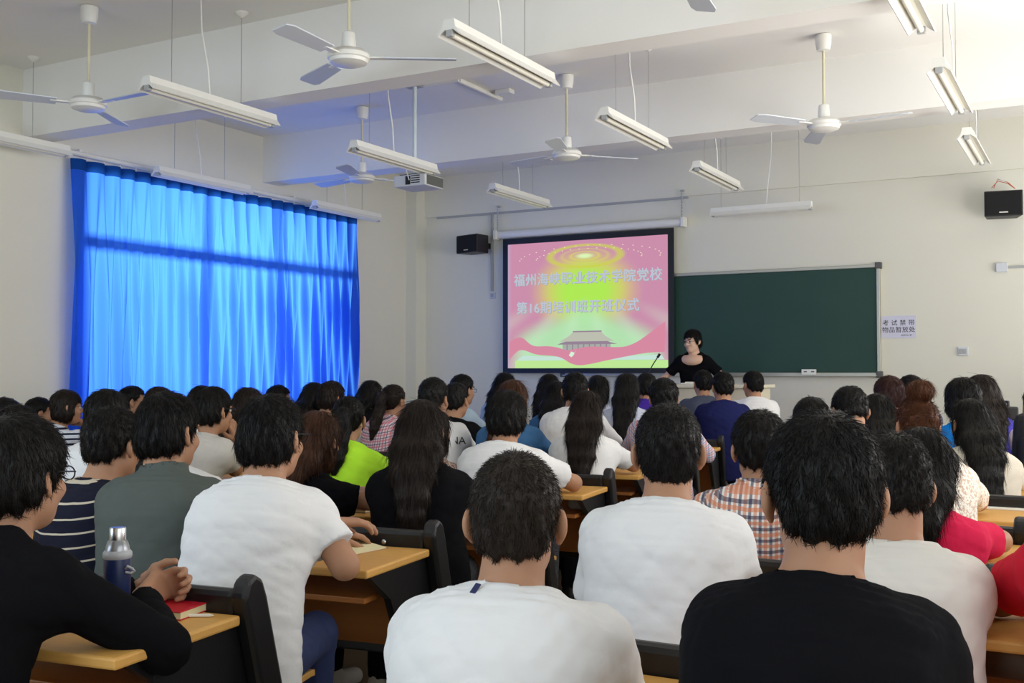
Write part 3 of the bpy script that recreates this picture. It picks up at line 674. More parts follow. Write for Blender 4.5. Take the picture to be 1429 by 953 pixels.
PANTS = dict(jeans=mat('blue_jeans', S(32, 46, 88), .85, bump=(300, .3, .002), var=(.25, 14)), dark=cloth('dark_trousers', S(34, 34, 40)), tweed=speckle('grey_tweed', S(44, 44, 48), S(92, 92, 96), 260, .5), khaki=cloth('khaki', S(120, 108, 88)))
SHOE = mat('shoe_black', S(26, 26, 28), .5); SHOEW = mat('shoe_white', S(222, 220, 212), .6)
EYEW = mat('eye_white', S(225, 222, 216), .2); EYEB = mat('eye_iris', S(28, 18, 14), .15); LENS = mat('spectacle_frame', S(20, 20, 24), .3)

def smin(a, b, k):
    h = np.clip(.5 + .5 * (b - a) / k, 0, 1); return b * (1 - h) + a * h - k * h * (1 - h)
def ell_d(x, y, z, c, r):
    x, y, z = (x - c[0]), (y - c[1]), (z - c[2]); k0 = np.sqrt((x / r[0]) ** 2 + (y / r[1]) ** 2 + (z / r[2]) ** 2); k1 = np.sqrt((x / r[0] ** 2) ** 2 + (y / r[1] ** 2) ** 2 + (z / r[2] ** 2) ** 2) + 1e-6
    return k0 * (k0 - 1) / k1

def ik(S0, H, l1, l2, pole):
    S0, H, pole = map(lambda q: np.array(q, float), (S0, H, pole)); d = H - S0; L = np.linalg.norm(d); Lm = min(L, (l1 + l2) * .995); H = S0 + d / L * Lm; L = Lm
    a = (l1 * l1 - l2 * l2 + L * L) / (2 * L); hgt = math.sqrt(max(0, l1 * l1 - a * a)); u = (H - S0) / L; p = pole - u * (pole @ u); p /= np.linalg.norm(p) + 1e-9
    return S0 + u * a + p * hgt, H
def hand(s, W, d, n, th, curl=.5, sc_=1.0, spread=.0):
    """W wrist, d finger direction, n palm normal, th: +1/-1 side of the thumb along cross(d, n)"""
    W = np.array(W, float); d = np.array(d, float); d /= np.linalg.norm(d); n = np.array(n, float); n -= d * (n @ d); n /= np.linalg.norm(n) + 1e-9; e = np.cross(d, n) * th
    off = [.030, .010, -.010, -.028]; ln = [.070, .078, .072, .056]; kx = [.088, .092, .087, .078]
    for i in range(4):
        K = W + sc_ * (d * kx[i] + e * off[i]); s.cone(W + sc_ * e * off[i] * .55, K, .0145 * sc_, .0115 * sc_, .012)
        a = 0; p = K; c = curl[i] if isinstance(curl, (list, tuple)) else curl
        for j, fr in enumerate((.46, .30, .24)):
            a += c * (1.0 if j else .8); q = p + sc_ * ln[i] * fr * (d * math.cos(a) + n * math.sin(a) + e * spread * off[i] * 12); s.cone(p, q, (.0095 - .0009 * j) * sc_, (.0088 - .0010 * j) * sc_, .004); p = q
    b = W + sc_ * (d * .018 + e * .024 + n * .006); m1 = b + sc_ * .046 * (d * .72 + e * .66 + n * .22); t1 = m1 + sc_ * .034 * (d * .9 + e * .25 + n * .35); t2 = t1 + sc_ * .026 * (d * .93 + e * .0 + n * .38)
    s.cone(b, m1, .015 * sc_, .0115 * sc_, .012); s.cone(m1, t1, .0108 * sc_, .0095 * sc_, .005); s.cone(t1, t2, .0095 * sc_, .008 * sc_, .004)

def person(px, yt, Y, label, sex='m', hair='short', hc='black', top='white', style='tee', arms='desk', look=(-4.6, 11.0), dyaw=0, tyaw=None, pitch=0, roll=0, q=1, tone=0, pants='dark', glasses=False, vol=.006, length=.4, T=None, hipz=.548, stand=False, eyes=False, fringe=0, hs=1.0, sw=None, drop=.0, shoes=None, fat=0, handspec=None, group='students seated at the desks', tilt=0.0, lash=None, lean=None, snap=True, scoop=0, nape=0, legyaw=0, kneez=None):
    m_ = sex == 'm'
    hv = .013 + vol                                          # hair above the skull
    if not stand:
        if snap and q < 3:
            X_ = at_y(px, yt, Y).x; ks = [rail_y(k, X_) - .52 for k in range(0, 9)] + [9.46]; Y = min(ks, key=lambda v_: abs(v_ - Y)) * .85 + Y * .15
        else: Y -= .02
    topw = at_y(px, yt, Y); s_h = hs * (1.0 if m_ else .955)
    Hw = Vector((topw.x, topw.y, topw.z - (.115 * s_h + hv * .8)))
    base = math.atan2(-(look[0] - Hw.x), look[1] - Hw.y); yaw = base * .6 + dyaw if tyaw is None else tyaw; hy = base + dyaw * .5 - yaw if lash is None else lash - yaw
    # local frame: origin on the floor under the hips, +y forwards
    hz = Hw.z; floor = .2 if stand else 0.0
    Nz = hz - (.140 + drop) * s_h; dz = Nz - hipz; off = dz * math.tan(lean if lean is not None else R(13)) if not stand else .12
    hyy = off + .055; cy, sy = math.cos(yaw), math.sin(yaw)
    ox, oy = Hw.x + sy * hyy, Hw.y - cy * hyy
    Rh = np.array(Matrix.Rotation(hy, 3, 'Z') @ Matrix.Rotation(pitch, 3, 'X') @ Matrix.Rotation(roll, 3, 'Y')); Hc = np.array((0, hyy, hz))
    HL = lambda *p: Hc + s_h * (Rh @ np.array(p))
    N = np.array((0, off, Nz))
    # spine curve in (y, z)
    P0 = np.array((0, hipz - .02)); P2 = np.array((off, Nz + .01)); mid = P0 * .42 + P2 * .58; nrm = np.array((-(P2 - P0)[1], (P2 - P0)[0])); nrm /= np.linalg.norm(nrm); C1 = mid + nrm * (.045 + .12 * off)
    tt = np.linspace(0, 1, 26)[:, None]; SP = (1 - tt) ** 2 * P0 + 2 * tt * (1 - tt) * C1 + tt ** 2 * P2
    k_ = 1.0 if m_ else .88
    rx = [(0, .165), (.2, .155), (.42, .150 * k_), (.7, .172 * k_), (.86, .165 * k_), (.95, .115 * k_), (1, .07)]; ry = [(0, .125), (.2, .115), (.45, .108), (.7, .115 * k_ + .005), (.86, .095), (1, .055)]
    rx = [(a, b + fat) for a, b in rx]; ry = [(a, b + fat) for a, b in ry]
    sw = (sw or (.160 if m_ else .142)) - .012
    Tn = (P2 - C1) / np.linalg.norm(P2 - C1)
    Sj = {sd: np.array((x, off + .012, Nz - (.060 if m_ else .070))) for sd, x in (('L', -sw), ('R', sw))}
    l1, l2 = (.285, .25) if m_ else (.262, .232)
    if stand or hipz > .7: Zt = 1.02
    A = {}
    dz_ = .80
    pres = {'desk': dict(Le=(.05, -.93, .34, .09), Re=(.05, -.90, .40, .13)), 'rout': dict(Le=(.05, -.93, .34, .09), Re=(.12, -.93, .35, .10)), 'out': dict(Le=(.11, -.93, .35, .08), Re=(.11, -.9, .4, .12)), 'drop': dict(Lo=(.07, .09, -.255, -.35, .9, .28), Ro=(.07, .09, -.255, -.35, .9, .28)), 'lap': dict(L=(-.08, off + .20, .64), R=(.08, off + .20, .64))}
    A = dict(pres[arms]) if isinstance(arms, str) else dict(arms)
    for sd in 'LR':
        if not any(sd + k in A for k in ('', 'e', 'o', 'w')): A[sd + 'e'] = pres['desk'][sd + 'e']
    res = {2: (.005, .0075, .0055), 1: (.007, .010, .0075), 0: (.0095, .013, .010), 3: (.0042, .0072, .0052)}[q]
    E, Hn = {}, {}
    for sd, sg in (('L', -1), ('R', 1)):
        pole = A.get(sd + 'p', (sg * .42, -.3, -.85))
        if sd + 'w' in A:                                    # elbow and wrist given as places in the room
            tl = []
            for w_ in A[sd + 'w']:
                wx = at_y(*w_); dx_, dy_ = wx.x - ox, wx.y - oy; tl.append(np.array((cy * dx_ + sy * dy_, -sy * dx_ + cy * dy_, wx.z)))
            E[sd], Hn[sd] = tl
        elif sd + 'o' in A:
            o_ = A[sd + 'o']; E[sd] = Sj[sd] + np.array((sg * o_[0], o_[1], o_[2])); fv = np.array((sg * o_[3], o_[4], o_[5]), float); Hn[sd] = E[sd] + fv / np.linalg.norm(fv) * l2
        elif sd in A: E[sd], Hn[sd] = ik(Sj[sd], A[sd], l1, l2, pole)
        else:                                                # elbow resting on the desk edge, forearm turned inwards
            dx, fx_, fy_, fz_ = A[sd + 'e']; dzz = max(.03, Sj[sd][2] - .806); dyy = math.sqrt(max(.0025, l1 * l1 - dx * dx - dzz * dzz)); E[sd] = Sj[sd] + np.array((sg * dx, dyy, -dzz))
            fv = np.array((sg * fx_, fy_, fz_), float); Hn[sd] = E[sd] + fv / np.linalg.norm(fv) * l2
    allp = np.array([HL(0, 0, .15), HL(.1, .12, 0), HL(-.1, -.12, 0), N, *Sj.values(), *E.values(), *Hn.values()])
    lo = allp.min(0) - .17; hi = allp.max(0) + .17; lo[2] = max(lo[2], Nz - .32 if not stand else 0)
    lo[2] = min(lo[2], min(Hn['L'][2], Hn['R'][2]) - .09, min(E['L'][2], E['R'][2]) - .06)
    # --- body: head, neck, arms and hands as one surface
    s = SDF(lo, hi, res[0])
    nr = .056 if m_ else .047
    s.torso(SP[8:], [(0, .11), (.6, .125), (1, .06)], [(0, .07 + .035 * bool(scoop)), (1, .045)], 0, .03)
    if scoop: s.ell((0, off + .035, Nz - .06), (.12, .075, .06), .03)
    for sd in 'LR': s.cone(N + (0, 0, -.035), Sj[sd], .045, .045, .04)
    s.cone(N + (0, -.012, -.03), HL(0, -.028, -.06), nr + .006, nr, .03)
    s.ell(HL(0, -.012, .035), np.array((.0745, .092, .08)) * s_h, .02, M=Rh); s.ell(HL(0, .026, -.032), np.array((.060, .062, .082)) * s_h, .025, M=Rh)
    s.ell(HL(0, .05, -.088), np.array((.030, .032, .024)) * s_h, .025, M=Rh); s.ell(HL(0, .012, -.06), np.array((.056, .05, .045)) * s_h, .02, M=Rh)
    for sg in (-1, 1):
        Me = Rh @ np.array(Matrix.Rotation(sg * R(24), 3, 'Z')); s.ell(HL(sg * .082, -.014, -.004), np.array((.0105, .019, .029)) * s_h, .006, M=Me); s.ell(HL(sg * .088, -.006, .0), np.array((.007, .009, .016)) * s_h, .006, op='s', M=Me)
        s.cone(HL(sg * .08, -.006, -.03), HL(sg * .078, -.004, -.036), .007 * s_h, .006 * s_h, .006)
    if eyes or q >= 1:
        s.cone(HL(0, .083, .008), HL(0, .104, -.026), .0085 * s_h, .0125 * s_h, .014)
        for sg in (-1, 1):
            s.ell(HL(sg * .012, .093, -.03), np.array((.009, .009, .008)) * s_h, .01, M=Rh); s.ell(HL(sg * .031, .088, .004), np.array((.017, .011, .010)) * s_h, .012, op='s', M=Rh); s.ell(HL(sg * .031, .079, .021), np.array((.019, .009, .005)) * s_h, .012, M=Rh)
            s.ell(HL(sg * .036, .062, -.03), np.array((.02, .02, .016)) * s_h, .025, M=Rh)
        s.ell(HL(0, .086, -.055), np.array((.021, .009, .0055)) * s_h, .006, M=Rh); s.ell(HL(0, .085, -.064), np.array((.019, .009, .006)) * s_h, .006, M=Rh)
    for sd, sg in (('L', -1), ('R', 1)):
        ar = 1.0 if m_ else .86
        s.cone(Sj[sd], E[sd], .046 * ar, .037 * ar, .03); s.cone(E[sd], Hn[sd], .037 * ar, .026 * ar, .02)
        fd = Hn[sd] - E[sd]; fd /= np.linalg.norm(fd)
        hs_ = (handspec or {}).get(sd, {}); d = hs_.get('d', (fd[0], fd[1], fd[2] * .2 if abs(fd[2]) < .8 else fd[2])); n = hs_.get('n', (0, 0, -1) if abs(fd[2]) < .8 else (0, 1, 0))
        hand(s, Hn[sd], d, n, hs_.get('th', -1 if sd == 'L' else 1), hs_.get('curl', .28), (1.0 if m_ else .9), hs_.get('spread', 0))
    V, Q = s.mesh(); body = np_mesh('person', V, Q, skin(tone)); body.location = (ox, oy, 0); body.rotation_euler = (0, 0, yaw)
    tag(body, label, 'person', group)
    # --- top garment
    hem = .487 if not stand else hipz - .16
    lo2 = lo.copy(); hi2 = hi.copy(); lo2[2] = hem - .02; lo2[1] = min(lo2[1], -.25); hi2[2] = Nz + .12; lo2[0] = min(lo2[0], -.28); hi2[0] = max(hi2[0], .28)
    t = SDF(lo2, hi2, res[1]); g = .014 if style != 'loose' else .022
    rxs = [(a, b + (.012 if a < .5 else 0)) for a, b in rx]
    SPx = np.concatenate([[P0 + (P0 - SP[1]) / np.linalg.norm(P0 - SP[1]) * .07 * j for j in (2, 1)], SP])
    sc2 = len(SP) / len(SPx); rxx = [(0, rxs[0][1] + .004)] + [(1 - sc2 + a * sc2, b) for a, b in rxs]; ryy = [(0, ry[0][1] + .006)] + [(1 - sc2 + a * sc2, b) for a, b in ry]
    t.torso(SPx, rxx, ryy, g, .03)
    for sd in 'LR':
        t.cone(N + (0, -.008, -.036), Sj[sd] + np.array((0, -.004, .002)), .056 * (1 if m_ else .88), .056 * (1 if m_ else .9), .05)
        bl = (SP[18, 0] + .5 * (off - SP[18, 0]) - .03, SP[18, 1])
        t.cone((.55 * Sj[sd][0], bl[0], bl[1] + .015), Sj[sd] + np.array((0, -.012, -.035)), .085 * (1 if m_ else .86), .062, .05)
        ud = E[sd] - Sj[sd]; Lu = np.linalg.norm(ud); ud = ud / Lu; ar = 1.0 if m_ else .86
        if style in ('tee', 'loose', 'cap'):
            fr = {'tee': .66, 'loose': .76, 'cap': .45}[style]; e2 = Sj[sd] + ud * Lu * fr
            t.cone(Sj[sd], e2 + ud * .06, .058 * ar, (.066 if style != 'loose' else .074) * ar, .035, cut=[(e2, ud)])
        else:
            fd = Hn[sd] - E[sd]; Lf = np.linalg.norm(fd); fd = fd / Lf; e3 = Hn[sd] - fd * .012
            t.cone(Sj[sd], E[sd], .060 * ar, .050 * ar, .035); t.cone(E[sd], e3 + fd * .05, .049 * ar, .037 * ar, .02, cut=[(e3, fd)])
    if style == 'hood':
        t.ell((0, off - .055, Nz + .0), (.105, .055, .05), .03); t.cone((-.075, off - .02, Nz + .02), (.075, off - .02, Nz + .02), .028, .028, .02)
    t.folds(.0042, int(px * 7 + yt), wl=(.11, .26))
    na = N + np.array((0, -.012, -.06)); nb = np.array(HL(0, -.03, -.04)); nv = (nb - na) / np.linalg.norm(nb - na)
    cr_ = nr + .010; cl = nb - na
    if style == 'shirt' or style == 'polo': # stand collar
        cz = N + nv * .035; t.cone(N - nv * .02, cz + nv * .05, nr + .020, nr + .014, .01, cut=[(cz + nv * .012, nv)])
    else:
        cz = N + nv * .012; t.cone(N - nv * .03, cz + nv * .05, nr + .019, nr + .015, .012, cut=[(cz + nv * .004, nv)])
    t.cone(N - nv * .03, nb + nv * .05, cr_, cr_ - .003, .006, op='s')
    if scoop: t.ell((0, off + .10, Nz + .002), (.024, .09, .044 * scoop), .012, op='s')
    # hem plane
    X = t.ax[2][None, None, :]; t.D = np.maximum(t.D, (hem - X).astype(f32))
    V, Q = t.mesh(); nm = {'tee': 'tshirt', 'loose': 'blouse', 'cap': 'tshirt', 'long': 'long_sleeve_top', 'hood': 'hooded_top', 'shirt': 'collared_shirt', 'polo': 'polo_shirt', 'jacket': 'jacket'}[style]
    garment = np_mesh(nm, V, Q, C[top], body)
    # --- hair
    hm = hairm(hc)
    tab = {'short': [(0, -.055), (.55, -.054), (.95, -.036), (1.2, -.008), (1.42, .026), (1.62, .022), (1.8, .012), (2.0, .03), (2.25, .058), (3.2, .066 - fringe)],
           'mid': [(0, -.074), (.6, -.071), (1.0, -.060), (1.25, -.045), (1.42, -.005), (1.62, -.012), (1.85, -.03), (2.05, .0), (2.25, .04), (3.2, .05 - fringe)],
           'long': [(0, -.20), (1.2, -.20), (1.6, -.18), (1.95, -.13), (2.1, -.03), (2.3, .03), (2.6, .06), (3.2, .07 - fringe)],
           'bob': [(0, -.10), (1.3, -.11), (1.75, -.10), (1.98, -.06), (2.1, .0), (2.3, .035), (3.2, .05 - fringe)],
           'up': [(0, -.062), (.5, -.06), (1.0, -.03), (1.3, .012), (1.6, .03), (1.85, .01), (2.1, .03), (2.4, .066), (3.2, .074 - fringe)]}
    kind = hair if hair in tab else {'pony': 'up', 'bun': 'up', 'crew': 'short', 'halfup': 'long'}[hair]; tb = tab[kind]
    v = hv - .006
    hl_, hh_ = np.array(Hc) - .24, np.array(Hc) + .24
    chains = []
    if hair in ('long', 'halfup'):
        zend = hz - length; gk = np.random.default_rng(int(px * 3 + yt))
        def yback(z):
            i = np.abs(SP[:, 1] - z).argmin(); return SP[i, 0] - np.interp(i / 25, [a for a, b in ry], [b for a, b in ry]) - g - .008
        for xo in np.linspace(-.060, .060, 9):
            a = HL(xo * .85, -.062 - .02 * (1 - abs(xo) / .07), .02); b = HL(xo * 1.18, -.076 + .40 * xo * xo / .06 , -.075)
            pts = [a, b]; zz = b[2]; xe = b[0]
            yl = b[1]
            for j in range(1, 6):
                z = b[2] + (zend - b[2]) * j / 5 * gk.uniform(.86, 1.06) if j > 2 else b[2] + (zend - b[2]) * j / 5
                yl = min(yl, yback(z)) if z < Nz + .05 else yl * .7 + .3 * min(yl, yback(Nz)); xe = b[0] * (1 - .17 * j * (1 if length > .3 else .3)) + gk.normal(0, .006)
                pts.append(np.array((xe, yl, z)))
            chains.append((pts, [.030, .027, .024, .023, .021, .017, .007]))
    if hair == 'pony':
        t0 = HL(0, -.10, .03); d0 = (Rh @ np.array((0, -1, 0))); p = [t0, t0 + d0 * .045 + (0, 0, .012), t0 + d0 * .06 + (0, 0, -.07), t0 + d0 * .05 + (.008, 0, -.16), t0 + d0 * .035 + (.012, 0, -length * .75), t0 + d0 * .03 + (.0, 0, -length)]
        chains.append((p, [.024, .027, .034, .034, .026, .008])); chains.append(([q_ + np.array((.014, -.004, 0)) for q_ in p], [.02, .022, .028, .026, .02, .006]))
    def outd(p):
        i = [int(round((p[a] - t.lo[a]) / t.h)) for a in range(3)]
        return float(t.D[i[0], i[1], i[2]]) if all(0 <= i[a] < t.D.shape[a] for a in range(3)) else 1.0
    for pts, rr in chains:
        for j in range(len(pts)):
            p = np.array(pts[j], float)
            for _ in range(45):
                if outd(p) > rr[j] * .55: break
                p = p + (0, -.008, 0)
            pts[j] = p
        if hair in ('long', 'halfup'):
            for j in range(2, len(pts)): pts[j][1] = min(pts[j][1], pts[j - 1][1] + (.012 if j > 2 else 1))
            pts[1] = np.array(pts[1]); pts[1][1] = max(pts[1][1] - .03, min(pts[1][1], pts[2][1] + .022))
            yy = [p_[1] for p_ in pts]
            for j in range(1, len(pts) - 1): pts[j][1] = min(pts[j][1], (yy[j - 1] + yy[j + 1]) / 2)
    for pts, rr in chains:
        for q_ in pts: hl_ = np.minimum(hl_, np.array(q_) - .05); hh_ = np.maximum(hh_, np.array(q_) + .05)
    hlo, hhi = Hc - .20, Hc + .20
    if chains: hlo = np.minimum(hlo, np.min([np.array(p_).min(0) for p_, _ in chains], 0) - .045); hhi = np.maximum(hhi, np.max([np.array(p_).max(0) for p_, _ in chains], 0) + .045)
    h = SDF(hlo, hhi, res[2])
    def cap(X, Y, Z):
        x0, y0, z0 = X - Hc[0], Y - Hc[1], Z - Hc[2]
        x = (Rh[0][0] * x0 + Rh[1][0] * y0 + Rh[2][0] * z0) / s_h; y = (Rh[0][1] * x0 + Rh[1][1] * y0 + Rh[2][1] * z0) / s_h; z = (Rh[0][2] * x0 + Rh[1][2] * y0 + Rh[2][2] * z0) / s_h
        side = .6 if hair == 'crew' else 1.0
        d = ell_d(x, y, z, (0, -.013, .036), (.075 + v * .75 * side, .092 + v * .85, .080 + v))
        if kind in ('short', 'mid'): d = smin(d, ell_d(x, y, z, (0, -.046, -.028), (.066 + v * .25 * side, .052 + v * .5, .060)), .03)
        if kind == 'mid': d = smin(d, ell_d(x, y, z, (0, -.03, -.02), (.078 + v * .4, .07 + v * .5, .075)), .03)
        if kind == 'long': d = smin(d, ell_d(x, y, z, (0, -.025, -.05), (.080 + v * .55, .070 + v * .6, .10)), .04)
        if kind == 'bob': d = smin(d, ell_d(x, y, z, (0, -.018, -.045), (.085 + v * .7, .080 + v * .6, .075)), .04)
        if kind == 'up': d = smin(d, ell_d(x, y, z, (0, -.045, -.02), (.060, .050 + v * .3, .050)), .03)
        ph = np.arctan2(np.abs(x), -y); zl = (np.interp(ph, [a for a, b in tb], [b for a, b in tb]) + nape * np.clip(1.25 - ph, 0, 1)).astype(f32)
        a_ = np.arctan2(x, y); zl = zl + .006 * np.sin(a_ * 13 + px) + .004 * np.sin(a_ * 29 + yt); d = d + .0022 * np.sin(a_ * 17 + 2.5 * np.sin(z * 40 + px)) * np.clip((.10 - z) * 12, .25, 1) + .0016 * np.sin(a_ * 31 + 60 * z + 1.7 * px)
        cutd = (zl - z) * .8; kk = .014; hh = np.clip(.5 - .5 * (d - cutd) / kk, 0, 1)
        return ((d * (1 - hh) + cutd * hh + kk * hh * (1 - hh)) * s_h).astype(f32)
    h.put(cap, Hc - .17, Hc + .17, .01)
    for pts, rr in chains:
        for i in range(len(pts) - 1): h.cone(pts[i], pts[i + 1], rr[i], rr[i + 1], .03 if i < 2 and hair != 'pony' else .014)
    if hair == 'bun':
        bc = HL(0, -.045, .150); h.ell(bc, (.050, .048, .045), .012)
        for a_ in np.linspace(0, 6.28, 8)[:-1]: h.ell(bc + .030 * np.array((math.cos(a_), math.sin(a_), .3 * math.sin(2 * a_))), (.02, .02, .024), .012)
    V, Q = h.mesh(); Nn = vnormals(V, Q); wl = HL(0, -.055, .12)
    cnt = {3: 3600, 2: 3200, 1: 1300, 0: 500}[q]
    if kind in ('short', 'mid'):
        fl = V - wl; fl /= np.linalg.norm(fl, axis=1)[:, None] + 1e-9
        if kind == 'mid': fl[:, 2] -= .5
        Sv, Sq, St = strands(V, Nn, fl, int(cnt * 1.4), .030 if kind == 'mid' else (.012 if hair == 'crew' else .020), .0007 if q >= 2 else .0013, .34 if hair == 'short' else (.6 if hair == 'crew' else .16), .6)
    else:
        fl = np.zeros_like(V); fl[:, 2] = -1; tp_ = V[:, 2] > hz + .07 * s_h
        fl[tp_] = (V - HL(0, 0, .1))[tp_] * np.array((3, 3, 1)); 
        if kind == 'up': fl = HL(0, -.11, .05) - V
        fl /= np.linalg.norm(fl, axis=1)[:, None] + 1e-9
        Sv, Sq, St = strands(V, Nn, fl, cnt, .075 if kind == 'long' else .04, .0008 if q >= 2 else .0014, .05, .3)
    n0 = len(V); hobj = np_mesh('hair', np.concatenate([V, Sv]), np.concatenate([Q, Sq + n0]), hm, body, St + n0)
    # --- trousers and shoes
    pr = {3: .012, 2: .012, 1: .016, 0: .02}[q]; l = SDF((-.26 - abs(legyaw) * .4, -.2, floor), (.26, .62 if not stand else .3, hipz + .12), pr)
    if stand:
        l.ell((0, 0, hipz - .02), (.16, .12, .12), .04)
        for sg in (-1, 1): l.cone((sg * .085, 0, hipz - .05), (sg * .09, .01, floor + .45), .085, .065, .03); l.cone((sg * .09, .01, floor + .45), (sg * .10, -.01, floor + .1), .062, .055, .03)
        fx = [(sg * .10, .0) for sg in (-1, 1)]
    else:
        l.ell((0, .01, hipz + .005), (.165, .13, .083), .04)
        fx = []; kz = kneez or hipz - .012
        for sg in (-1, 1):
            kx, ky = sg * .125 - .40 * math.sin(legyaw), .40 * math.cos(legyaw)
            l.cone((sg * .085, .03, hipz - .003), (kx, ky, kz), .074, .058, .03); l.cone((kx, ky, kz - .003), (kx, ky - .02, .12), .056, .046, .03); fx.append((kx, ky - .02))
    if q: l.folds(.004, int(px))
    if not stand: l.D = np.maximum(l.D, np.where(l.ax[1][None, :, None] < .33, .482 - l.ax[2][None, None, :], -1).astype(f32))
    V, Q = l.mesh(); np_mesh('trousers', V, Q, PANTS[pants], body)
    for x_, y_ in fx:
        f = SDF((x_ - .06, y_ - .10, floor), (x_ + .06, y_ + .22, floor + .13), .010); f.cone((x_, y_ - .02, floor + .045), (x_, y_ + .15, floor + .034), .043, .036, .02); f.cone((x_, y_, floor + .05), (x_, y_, floor + .10), .046, .042, .03)
        zc = f.ax[2][None, None, :]; f.D = np.maximum(f.D, (floor + .004 - zc).astype(f32)); V, Q = f.mesh(); np_mesh('shoe', V, Q, shoes or SHOE, body)
    # --- eyes, spectacles
    RhM = Matrix([list(r_) for r_ in Rh])
    if eyes:
        for sg in (-1, 1):
            c_ = HL(sg * .031, .0775, .003); e = MB().lathe((0, 0, 0), [(.0002, -.0105), (.006, -.0085), (.0102, -.003), (.0102, .003), (.0075, .0075), (.0045, .0095), (.0002, .0105)], 16, axis='y')
            e.mi = [1 if f_[0] >= 16 * 4 else 0 for f_ in e.f]
            o = e.build('eye', [EYEW, EYEB], body, smooth=True); o.location = c_; o.rotation_euler = RhM.to_euler()
            b_ = MB().tube([HL(sg * .014, .096, .024), HL(sg * .03, .095, .030), HL(sg * .048, .083, .024)], [.003, .0036, .002], 6).build('eyebrow', hm, body, smooth=True)
        MB().tube([HL(-.021, .0925, -.058), HL(-.01, .0985, -.0585), HL(0, .1, -.060), HL(.01, .0985, -.0585), HL(.021, .0925, -.058)], [.002, .0045, .005, .0045, .002], 8).build('lips', mat('lips', (.36, .12, .10, 1), .5), body, smooth=True)
    if glasses:
        g_ = MB()
        for sg in (-1, 1):
            ring = [HL(sg * .033 + .021 * math.cos(a), .107 - .006 * abs(math.cos(a)) * (1 if sg * math.cos(a) > 0 else 0), .001 + .015 * math.sin(a)) for a in np.linspace(0, 6.2832, 17)]
            g_.tube(ring, .0016, 6, caps=False); g_.tube([HL(sg * .054, .102, .005), HL(sg * .078, .075, .008), HL(sg * .084, .0, .014), HL(sg * .083, -.02, .0)], .0018, 6)
        g_.tube([HL(-.012, .108, .004), HL(0, .111, .007), HL(.012, .108, .004)], .0016, 6)
        g_.build('glasses', LENS, body, smooth=True)
    return dict(o=body, N=N, Hc=Hc, E=E, H=Hn, S=Sj, off=off, yaw=yaw, nv=nv, outd=outd)

# ------------------------------------------------------------------ the lecturer and the students
P = {}
LOOK = (-4.6, 11.0)
P['lecturer'] = person(966, 459, 10.60, 'woman lecturer with glasses in a black short-sleeved top, leaning on the podium', 'f', 'mid', 'black', 'black', 'tee',
    dict(L=(-.31, .32, 1.25), R=(.31, .32, 1.25), Lp=(-.6, -.6, -.5), Rp=(.6, -.6, -.5)),
    tyaw=R(186), lash=R(163), pitch=R(-6), hipz=.98, stand=True, eyes=True, glasses=True, q=2, tone=2, fringe=.0, vol=.010, scoop=1.0, group='lecturer',
    handspec=dict(L=dict(d=(-.3, .8, -.3), curl=.3), R=dict(d=(.3, .8, -.3), curl=.3)))
# --- nearest people
P['hoodie'] = person(30, 577, 1.52, 'person in a black hooded top with clasped hands, nearest at far left', 'm', 'mid', 'soft', 'softblack', 'hood', dict(L=(-.03, .53, .80), R=(.05, .46, .80), Rp=(.9, -.3, -.35), Lp=(-.6, -.3, -.6)), q=3, lean=R(16), dyaw=R(-10), glasses=True, eyes=True, vol=.012,
    handspec=dict(L=dict(d=(.75, .5, .22), n=(.3, -.9, -.2), curl=[.75, .8, .85, .9], th=-1), R=dict(d=(-.25, .85, .25), n=(-.85, -.2, -.2), curl=[.8, .85, .9, .9], th=-1)))
P['p15'] = person(720, 628, 1.72, 'person with cropped brownish black hair in a white round-neck T-shirt, nearest at centre', 'm', 'crew', 'crop', 'white', 'tee', 'drop', q=3, dyaw=R(2), vol=.002, tone=0, fat=.004, sw=.160, lean=R(20))
P['p17'] = person(1147, 573, 1.68, 'person with thick black hair in a plain black T-shirt, nearest at right', 'm', 'short', 'black', 'softblack', 'tee', 'drop', q=3, dyaw=R(-6), tyaw=R(4), vol=.006, nape=-.018, fat=-.006, sw=.140, pitch=R(-6), lean=R(22))
P['p16'] = person(932, 561, 2.58, 'person with short flat black hair in a smooth white T-shirt, sitting upright right of centre', 'm', 'crew', 'black', 'white', 'tee', 'drop', q=3, vol=.004, nape=-.022, fat=.004, sw=.152, dyaw=R(-2), lean=R(14))
P['p18'] = person(1243, 604, 2.60, 'person in a white T-shirt half hidden behind the shoulder in black at right', 'm', 'short', 'soft', 'offwhite', 'tee', 'desk', q=2, dyaw=R(-4), vol=.006, fat=.0, sw=.150, pitch=R(-12), snap=False)
P['redshirt'] = person(1566, 565, 2.62, 'person in a red short-sleeved shirt cut off by the right frame edge', 'm', 'short', 'black', 'red', 'tee', 'rout', q=2, fat=.01, tone=1, snap=False)
P['p19'] = person(1059, 571, 3.62, 'person in an orange and navy checked collared shirt behind the two nearest men', 'm', 'short', 'soft', 'plaid', 'shirt', 'desk', q=2, dyaw=R(-4), vol=.010, fat=.004)
